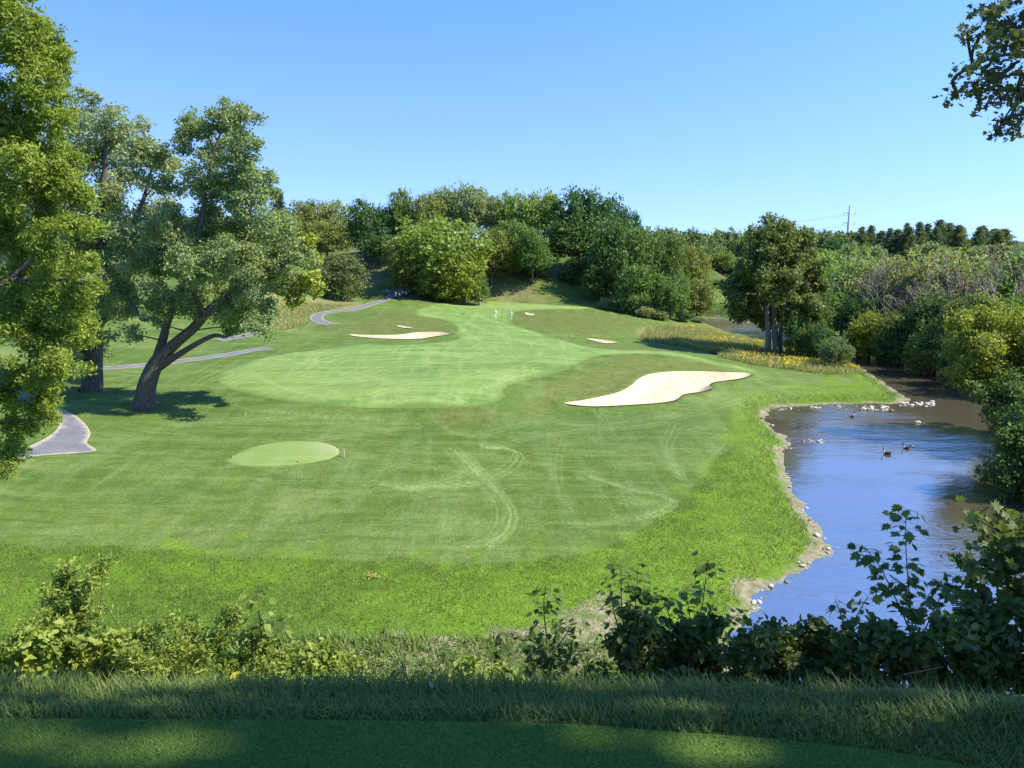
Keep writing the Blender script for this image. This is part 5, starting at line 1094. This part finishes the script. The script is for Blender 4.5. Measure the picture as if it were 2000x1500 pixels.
M_CART = plain('dark_cart_paint', (.022, .024, .03), .3, .5); M_CARTW = plain('white_panel', (.75, .76, .78), .4, .4); M_TYRE = plain('tyre_rubber', (.02, .02, .02), .85); M_RIM = plain('silver_rim', (.55, .56, .58), .35, .5, metal=.6); M_SEAT = plain('pale_seat_vinyl', (.62, .60, .54), .5); M_METAL = plain('grey_metal', (.35, .36, .38), .4, .5, metal=.7)
def cart(label, u, v, y, rz):
    x = float(at_y(u, v, y)[0]); z = gz(x, y) + .06; t = thing('golf_cart', label, 'golf cart', (x, y, z), rz)
    MB().box((0, .05, .42), (1.14, 2.15, .20), bev=.06).box((0, -.62, .58), (1.10, .82, .26), bev=.08).obj('body', M_CART, t)
    mb = MB(); mb.add([(-.52, .62, .5), (.52, .62, .5), (.52, 1.12, .5), (-.52, 1.12, .5), (-.5, .68, .92), (.5, .68, .92), (.46, 1.12, .72), (-.46, 1.12, .72)], [[3, 2, 1, 0], [4, 5, 6, 7], [0, 1, 5, 4], [1, 2, 6, 5], [2, 3, 7, 6], [3, 0, 4, 7]]); mb.obj('cowl', M_CART, t)
    MB().box((0, .05, 1.86), (1.16, 1.75, .07), bev=.03).obj('roof', M_CART, t)
    for sx in (-1, 1):
        MB().tube([(sx*.50, .74, .88), (sx*.50, .62, 1.84)], .018, 6).obj('roof_post', M_METAL, t); MB().tube([(sx*.50, -.72, .68), (sx*.50, -.72, 1.84)], .018, 6).obj('roof_post', M_METAL, t)
        for yy in (-.72, .82):
            w = MB().tube([(sx*.46, yy, .23), (sx*.60, yy, .23)], .23, 16).obj('wheel', M_TYRE, t); MB().tube([(sx*.598, yy, .23), (sx*.612, yy, .23)], .12, 12).obj('rim', M_RIM, w)
    MB().box((0, -.22, .76), (1.0, .48, .13), bev=.05).obj('seat', M_SEAT, t); MB().box((0, -.50, 1.06), (1.0, .10, .42), bev=.045).obj('backrest', M_SEAT, t)
    m_, nt_ = mat_new('windscreen'); g_ = N(nt_, 'ShaderNodeBsdfPrincipled', Roughness=.05); g_.inputs['Transmission Weight'].default_value = .85; out(nt_, g_.outputs[0])
    MB().box((0, .69, 1.36), (.96, .012, .88)).obj('windscreen', m_, t)
    MB().tube([(-.25, .55, .95), (-.25, .36, 1.08)], .02, 6).obj('steering_column', M_METAL, t)
    th = np.linspace(0, 6.283, 17); MB().tube([(-.25 + .16*math.cos(a), .36 + .08*math.sin(a), 1.08 + .14*math.sin(a)) for a in th], .014, 6).obj('steering_wheel', M_TYRE, t)
    MB().box((0, -1.0, .52), (.9, .22, .06), bev=.02).obj('bag_rack', M_METAL, t)
    for sx, mt in ((-.24, M_CARTW), (.24, M_NAVY)):
        c, s = math.cos(rz), math.sin(rz); lx, ly = sx, -1.0
        bt = thing('golf_bag', f'{"white" if sx < 0 else "navy"} golf bag strapped on the back of the {"shaded farther" if "second" in label else "nearer"} cart', 'golf bag', (x + lx*c - ly*s, y + lx*s + ly*c, z + .55), rz)
        MB().tube([(0, 0, 0), (0, -.02, .04), (0, -.05, .6), (0, -.06, .84)], [.12, .135, .125, .14], 12).obj('bag', mt, bt, True); MB().box((0, -.155, .35), (.16, .06, .34), bev=.02).obj('pocket', mt, bt)
        for k in range(5): MB().tube([(.05*math.cos(k*1.3), -.06 + .05*math.sin(k*1.3), .8), (.07*math.cos(k*1.3), -.07 + .07*math.sin(k*1.3), 1.0 + .03*k)], .008, 5).tube([(.07*math.cos(k*1.3), -.07 + .07*math.sin(k*1.3), 1.0 + .03*k), (.10*math.cos(k*1.3), -.07 + .10*math.sin(k*1.3), 1.04 + .03*k)], .025, 6).obj('club', M_METAL if k % 2 else M_TYRE, bt)
    return t
cart('dark golf cart with pale seat parked first on the paved bay', 780, 581, 176, math.radians(-28))
cart('second dark golf cart parked close behind the first one', 794, 578.5, 179.5, math.radians(-34))

# flag, tee post, sign, drain
p = hit(np.array([(1008.5, 596.0)]))[0]; p[2] = gz(p[0], p[1]) + .05
t = thing('flagstick', 'slim pale flagstick standing in the putting green', 'flagstick', tuple(p)); MB().tube([(0, 0, -.1), (0, 0, 2.25)], .02, 8).obj('pole', plain('pale_pole', (.75, .70, .50), .4), t); MB().tube([(0, 0, -.02), (0, 0, .012)], .054, 12).obj('cup_rim', M_WHITE, t)
fl = np.array([(.02 + .38*i/6, .04*math.sin(i*1.1), zz) for zz in (2.22, 1.95) for i in range(7)]); ff = [[i, i+1, i+8, i+7] for i in range(6)]
m_flag = plain('faded_flag', (.55, .50, .36), .8); mo = MB(); mo.add(fl, ff); mo.add(fl + np.array([0, .004, 0]), [f[::-1] for f in ff]); mo.obj('flag', m_flag, t)
p = hit(np.array([(672, 893.0)]))[0]; t = thing('tee_post', 'short cream post with a capped top beside the forward tee', 'post', tuple(p)); MB().box((0, 0, .26), (.075, .075, .58), bev=.012).obj('shaft', plain('cream_post_paint', (.55, .52, .40), .7), t); MB().box((0, 0, .57), (.10, .10, .04), bev=.012).obj('post_cap', plain('weathered_cap', (.55, .48, .34), .7), t)
for i, (u, v) in enumerate([(454, 895), (583, 903)]):
    p = hit(np.array([(u, v)], float))[0]; t = thing('tee_marker', 'small orange brown tee marker on the forward tee', 'tee marker', (p[0], p[1], p[2] + .04), 0, 'tee markers on the forward tee'); MB().tube([(0, 0, 0), (0, 0, .06), (0, 0, .12), (0, 0, .15)], [.07, .085, .06, .015], 10).obj('knob', plain('orange_brown_paint', (.40, .20, .09), .5), t, True); MB().tube([(0, 0, -.12), (0, 0, .02)], .015, 6).obj('spike', M_METAL, t)
p = hit(np.array([(905, 613.5)]))[0]; t = thing('drain_grate', 'dark drain grate set into the turf below the green', 'drain', (p[0], p[1], p[2] + .05)); MB().tube([(0, 0, -.1), (0, 0, .03)], .42, 16).obj('rim', M_METAL, t)
for k in range(5): MB().box((0, -.28 + .14*k, .04), (.7 if k == 2 else .55, .05, .03)).obj('bar', M_TYRE, t)
def rock_mesh(seed, flat=.6):
    rg = np.random.default_rng(seed); bm = bmesh.new(); bmesh.ops.create_icosphere(bm, subdivisions=2, radius=.5)
    ax = unit(rg.normal(size=(7, 3))); dd = rg.uniform(.28, .46, 7)
    for v_ in bm.verts:
        q = np.array(v_.co[:])
        for a, d_ in zip(ax, dd):
            s_ = q@a
            if s_ > d_: q = q - a*(s_-d_)*.9
        q *= 1 + .06*rg.normal(); v_.co = Vector((q[0], q[1]*.85, q[2]*flat))
    me = bpy.data.meshes.new('stone'); bm.to_mesh(me); bm.free(); return me
def stone_mat(name, a, b):
    m_, nt_ = mat_new(name); pp = nt_.nodes.new('ShaderNodeTexCoord').outputs['Object']; n_ = noise(nt_, pp, 4, 5, .7); out(nt_, bsdf(nt_, mixc(nt_, n_, a, b), .85, .2, bump(nt_, n_, .5, .05))); return m_
M_STONE = stone_mat('river_stone', (.34, .29, .22), (.62, .57, .48)); M_STONED = stone_mat('wet_stone', (.10, .08, .06), (.26, .22, .17))
RK = [rock_mesh(i) for i in range(5)]; RKD = [rock_mesh(i+20) for i in range(3)]
for m_ in RK: m_.materials.append(M_STONE)
for m_ in RKD: m_.materials.append(M_STONED)
rg = np.random.default_rng(81)
def stone(u, v, s, me, label, group=None, name='stone', dz=0.0, land=False):
    p = hit(np.array([(u, v)], float))[0] if land else at_z(u, v, WATER); z = max(gz(p[0], p[1]), WATER - .05) + s*.12 + dz
    o = link(name, me, None, None, (p[0], p[1], z)); o.scale = (s*rg.uniform(.8, 1.4), s*rg.uniform(.7, 1.1), s*rg.uniform(.7, 1)); o.rotation_euler = (0, 0, rg.uniform(0, 6.28)); return tag(o, label, 'stone', group)
GS = 'stones along the left shore of the river'
L_ = [q for q in RIVER_PX[14:26]]
sh = spline(np.array(L_, float), 9)
for k in range(80):
    q = sh[rg.integers(len(sh))]; stone(q[0] + rg.normal()*7 - 7, q[1] + rg.normal()*5, .08 + .42*rg.random()**3, (RK + RKD[:2])[rg.integers(7)], 'weathered stone on the gravelly left shore of the river', GS)
sh2 = spline(np.array(RIVER_PX[9:14], float), 9)
for k in range(34):
    q = sh2[rg.integers(len(sh2))]; stone(q[0] + rg.normal()*6, q[1] + 3 + abs(rg.normal()*2.0), rg.uniform(.2, .6), (RK + RKD)[rg.integers(8)], 'stone at the water edge under the grassy point', 'stones under the grassy point')
for k in range(26):
    stone(rg.uniform(1680, 1735), rg.uniform(795, 802), rg.uniform(.25, .7), (RK + RKD)[rg.integers(8)], 'stone of the small shoal off the grassy point', 'stones of the small shoal')
for k in range(30):
    stone(rg.uniform(1758, 1825), 790 + rg.normal()*1.8, rg.uniform(.25, .8), RK[rg.integers(5)], 'bleached stone of the spit trailing from the grassy point', 'stones of the spit')
for k in range(20):
    stone(rg.uniform(1560, 1612), 862 + rg.normal()*1.5, rg.uniform(.15, .4), (RK + RKD)[rg.integers(8)], 'small stone of the weedy bar jutting from the left shore', 'stones of the weedy bar')
for k in range(16):
    stone(1545 + 70*rg.random(), 1128 + rg.normal()*3, rg.uniform(.08, .2), RKD[rg.integers(3)], 'small stone of the riffle across the near pool', 'stones of the riffle')
stone(1506, 1147, .42, RK[0], 'white rounded boulder at the edge of the near pool'); stone(1793, 826, .55, RK[1], 'white rock breaking the current in midstream', dz=.08); stone(1783, 873, .3, RK[2], 'small white rock in the pool near the swimming goose', dz=.05)
stone(1512, 704, 1.3, RKD[0], 'dark boulder in the meadow before the three stemmed tree', None, 'boulder', .2, True); stone(1508, 712, .8, RK[3], 'pale stone at the foot of the dark meadow boulder', None, 'stone', .1, True); stone(757, 571, 1.1, RK[4], 'white painted stone marking the bend of the climbing path', None, 'marker_stone', .1, True)
# geese
M_GB = plain('goose_back', (.09, .07, .055), .8); M_GN = plain('goose_black', (.015, .014, .014), .6); M_GW = plain('goose_white', (.65, .62, .58), .8)
def goose(label, u, v, rz, up=True):
    p = at_z(u, v, WATER); t = thing('goose', label, 'goose', (p[0], p[1], WATER - .03), rz)
    J = [(0, 0, .12), (0, .20, .15), (0, .30, .22), (0, -.22, .15), (0, -.38, .20)] + ([(0, .34, .38), (0, .35, .54), (0, .40, .60), (0, .48, .585)] if up else [(0, .42, .24), (0, .52, .18), (0, .58, .14), (0, .66, .10)])
    E = [(0, 1), (1, 2), (0, 3), (3, 4), (2, 5), (5, 6), (6, 7), (7, 8)]; Rr = [(.16, .14), .14, .075, .11, .03, .042, .036, .048, .018]
    me = skin_mesh('body', J, E, Rr, 1)
    for m_ in (M_GB, M_GN, M_GW): me.materials.append(m_)
    for q in me.polygons: c = q.center; q.material_index = 1 if (c.y > .30 and (c.z > .27 or not up)) else (2 if (c.y > .22 or c.y < -.33) else 0)
    link('body', me, None, t)
    for s in (-1, 1): w = MB(); w.tube([(s*.13, .16, .20), (s*.155, -.05, .21), (s*.09, -.36, .22)], [.05, .085, .015], 8); w.obj('wing', M_GB, t, True)
    return t
goose('goose swimming with neck raised in the open pool', 1733, 887, 1.2); goose('goose swimming alone off the bend of the grassy point', 1664, 814, -1.0); goose('dark goose resting by the shoal stones', 1743, 804, 2.4, False); goose('slim goose with upright neck swimming beside the small white rock', 1770, 876, 1.7)
# driftwood twigs
rg2 = np.random.default_rng(91); p = at_z(1558, 836, WATER); t = thing('driftwood', 'tangle of bleached driftwood twigs stranded in the shallows', 'driftwood', tuple(p))
for k in range(9):
    a = rg2.uniform(0, 6.28); l = rg2.uniform(.4, 1.3); MB().tube([(-.3*math.cos(a), -.3*math.sin(a), -.1), (l*.3*math.cos(a), l*.3*math.sin(a), .25*rg2.random() + .1), (l*math.cos(a + .3), l*math.sin(a + .3), .15 + .55*rg2.random())], [.035, .025, .008], 5).obj('twig', M_BARKG, t)
# yellow weed patch in the rough
p = hit(np.array([(725, 1128)], float))[0]; rg2 = np.random.default_rng(92); q = p + rg2.normal(size=(160, 3))*np.array([.28, .22, .03]) + np.array([0, 0, .13])
V, F, A = scatter(DIAMOND, q, frames(rg2.normal(size=q.shape)*.5 + np.array([0, 0, 1]), rg2.uniform(0, 6, len(q))), .085*rg2.uniform(.6, 1.3, len(q)), rg2.random(len(q)))
tag(link('weed_clump', mesh('weed_clump', V - p, F, {'rnd': A}), two_leaf('yellow_weed', (.34, .33, .06), (.60, .50, .14), .3), None, p), 'clump of yellowed weed in the deep rough', 'weed')
# pylon and wires
yp = 470.0; base = at_y(1655, 470, yp); topz = float(at_y(1655, 402, yp)[2]); bz = gz(base[0], yp); M_PYL = plain('galvanised_steel', (.72, .73, .76), .5, .4)
t = thing('power_pylon', 'white steel power pylon with six short arms rising above the far ridge', 'pylon', (base[0], yp, bz)); H = topz - bz
MB().tube([(0, 0, 0), (0, 0, H*.5), (0, 0, H)], [1.05, .85, .45], 12).obj('mast', M_PYL, t); tips = []
for k, dz in enumerate((4.5, 10.5, 16.5)):
    for s in (-1, 1):
        ar = MB().tube([(s*.4, 0, H-dz), (s*1.8, 0, H-dz+.5), (s*3.4, 0, H-dz+.9)], [.28, .22, .14], 6).obj('arm', M_PYL, t); MB().tube([(s*3.4, 0, H-dz+.9), (s*3.4, 0, H-dz-.7)], .16, 6).obj('insulator', M_METAL, ar); tips.append((s, np.array([base[0] + s*3.4, yp, bz+H-dz-.7])))
M_WIRE = plain('wire_grey', (.30, .32, .36), .5)
for k, (s, a) in enumerate(tips):
    for e, side in (((-330, 300, -16), 'left'), ((300, 40, -14), 'right')):
        b_ = a + np.array(e, float); ts_ = np.linspace(0, 1, 24)[:, None]; pts = a + (b_-a)*ts_ - np.array([0, 0, 1])*(4*9*ts_*(1-ts_)); w_ = MB().tube(pts - a, .045, 4, cap=False).obj('power_line', M_WIRE); w_.location = a
        tag(w_, f'thin power line running {"away over the valley woods" if side == "left" else "above the pine ridge"} from the pylon', 'wire', f'power lines {"over the valley woods" if side == "left" else "above the pine ridge"}')
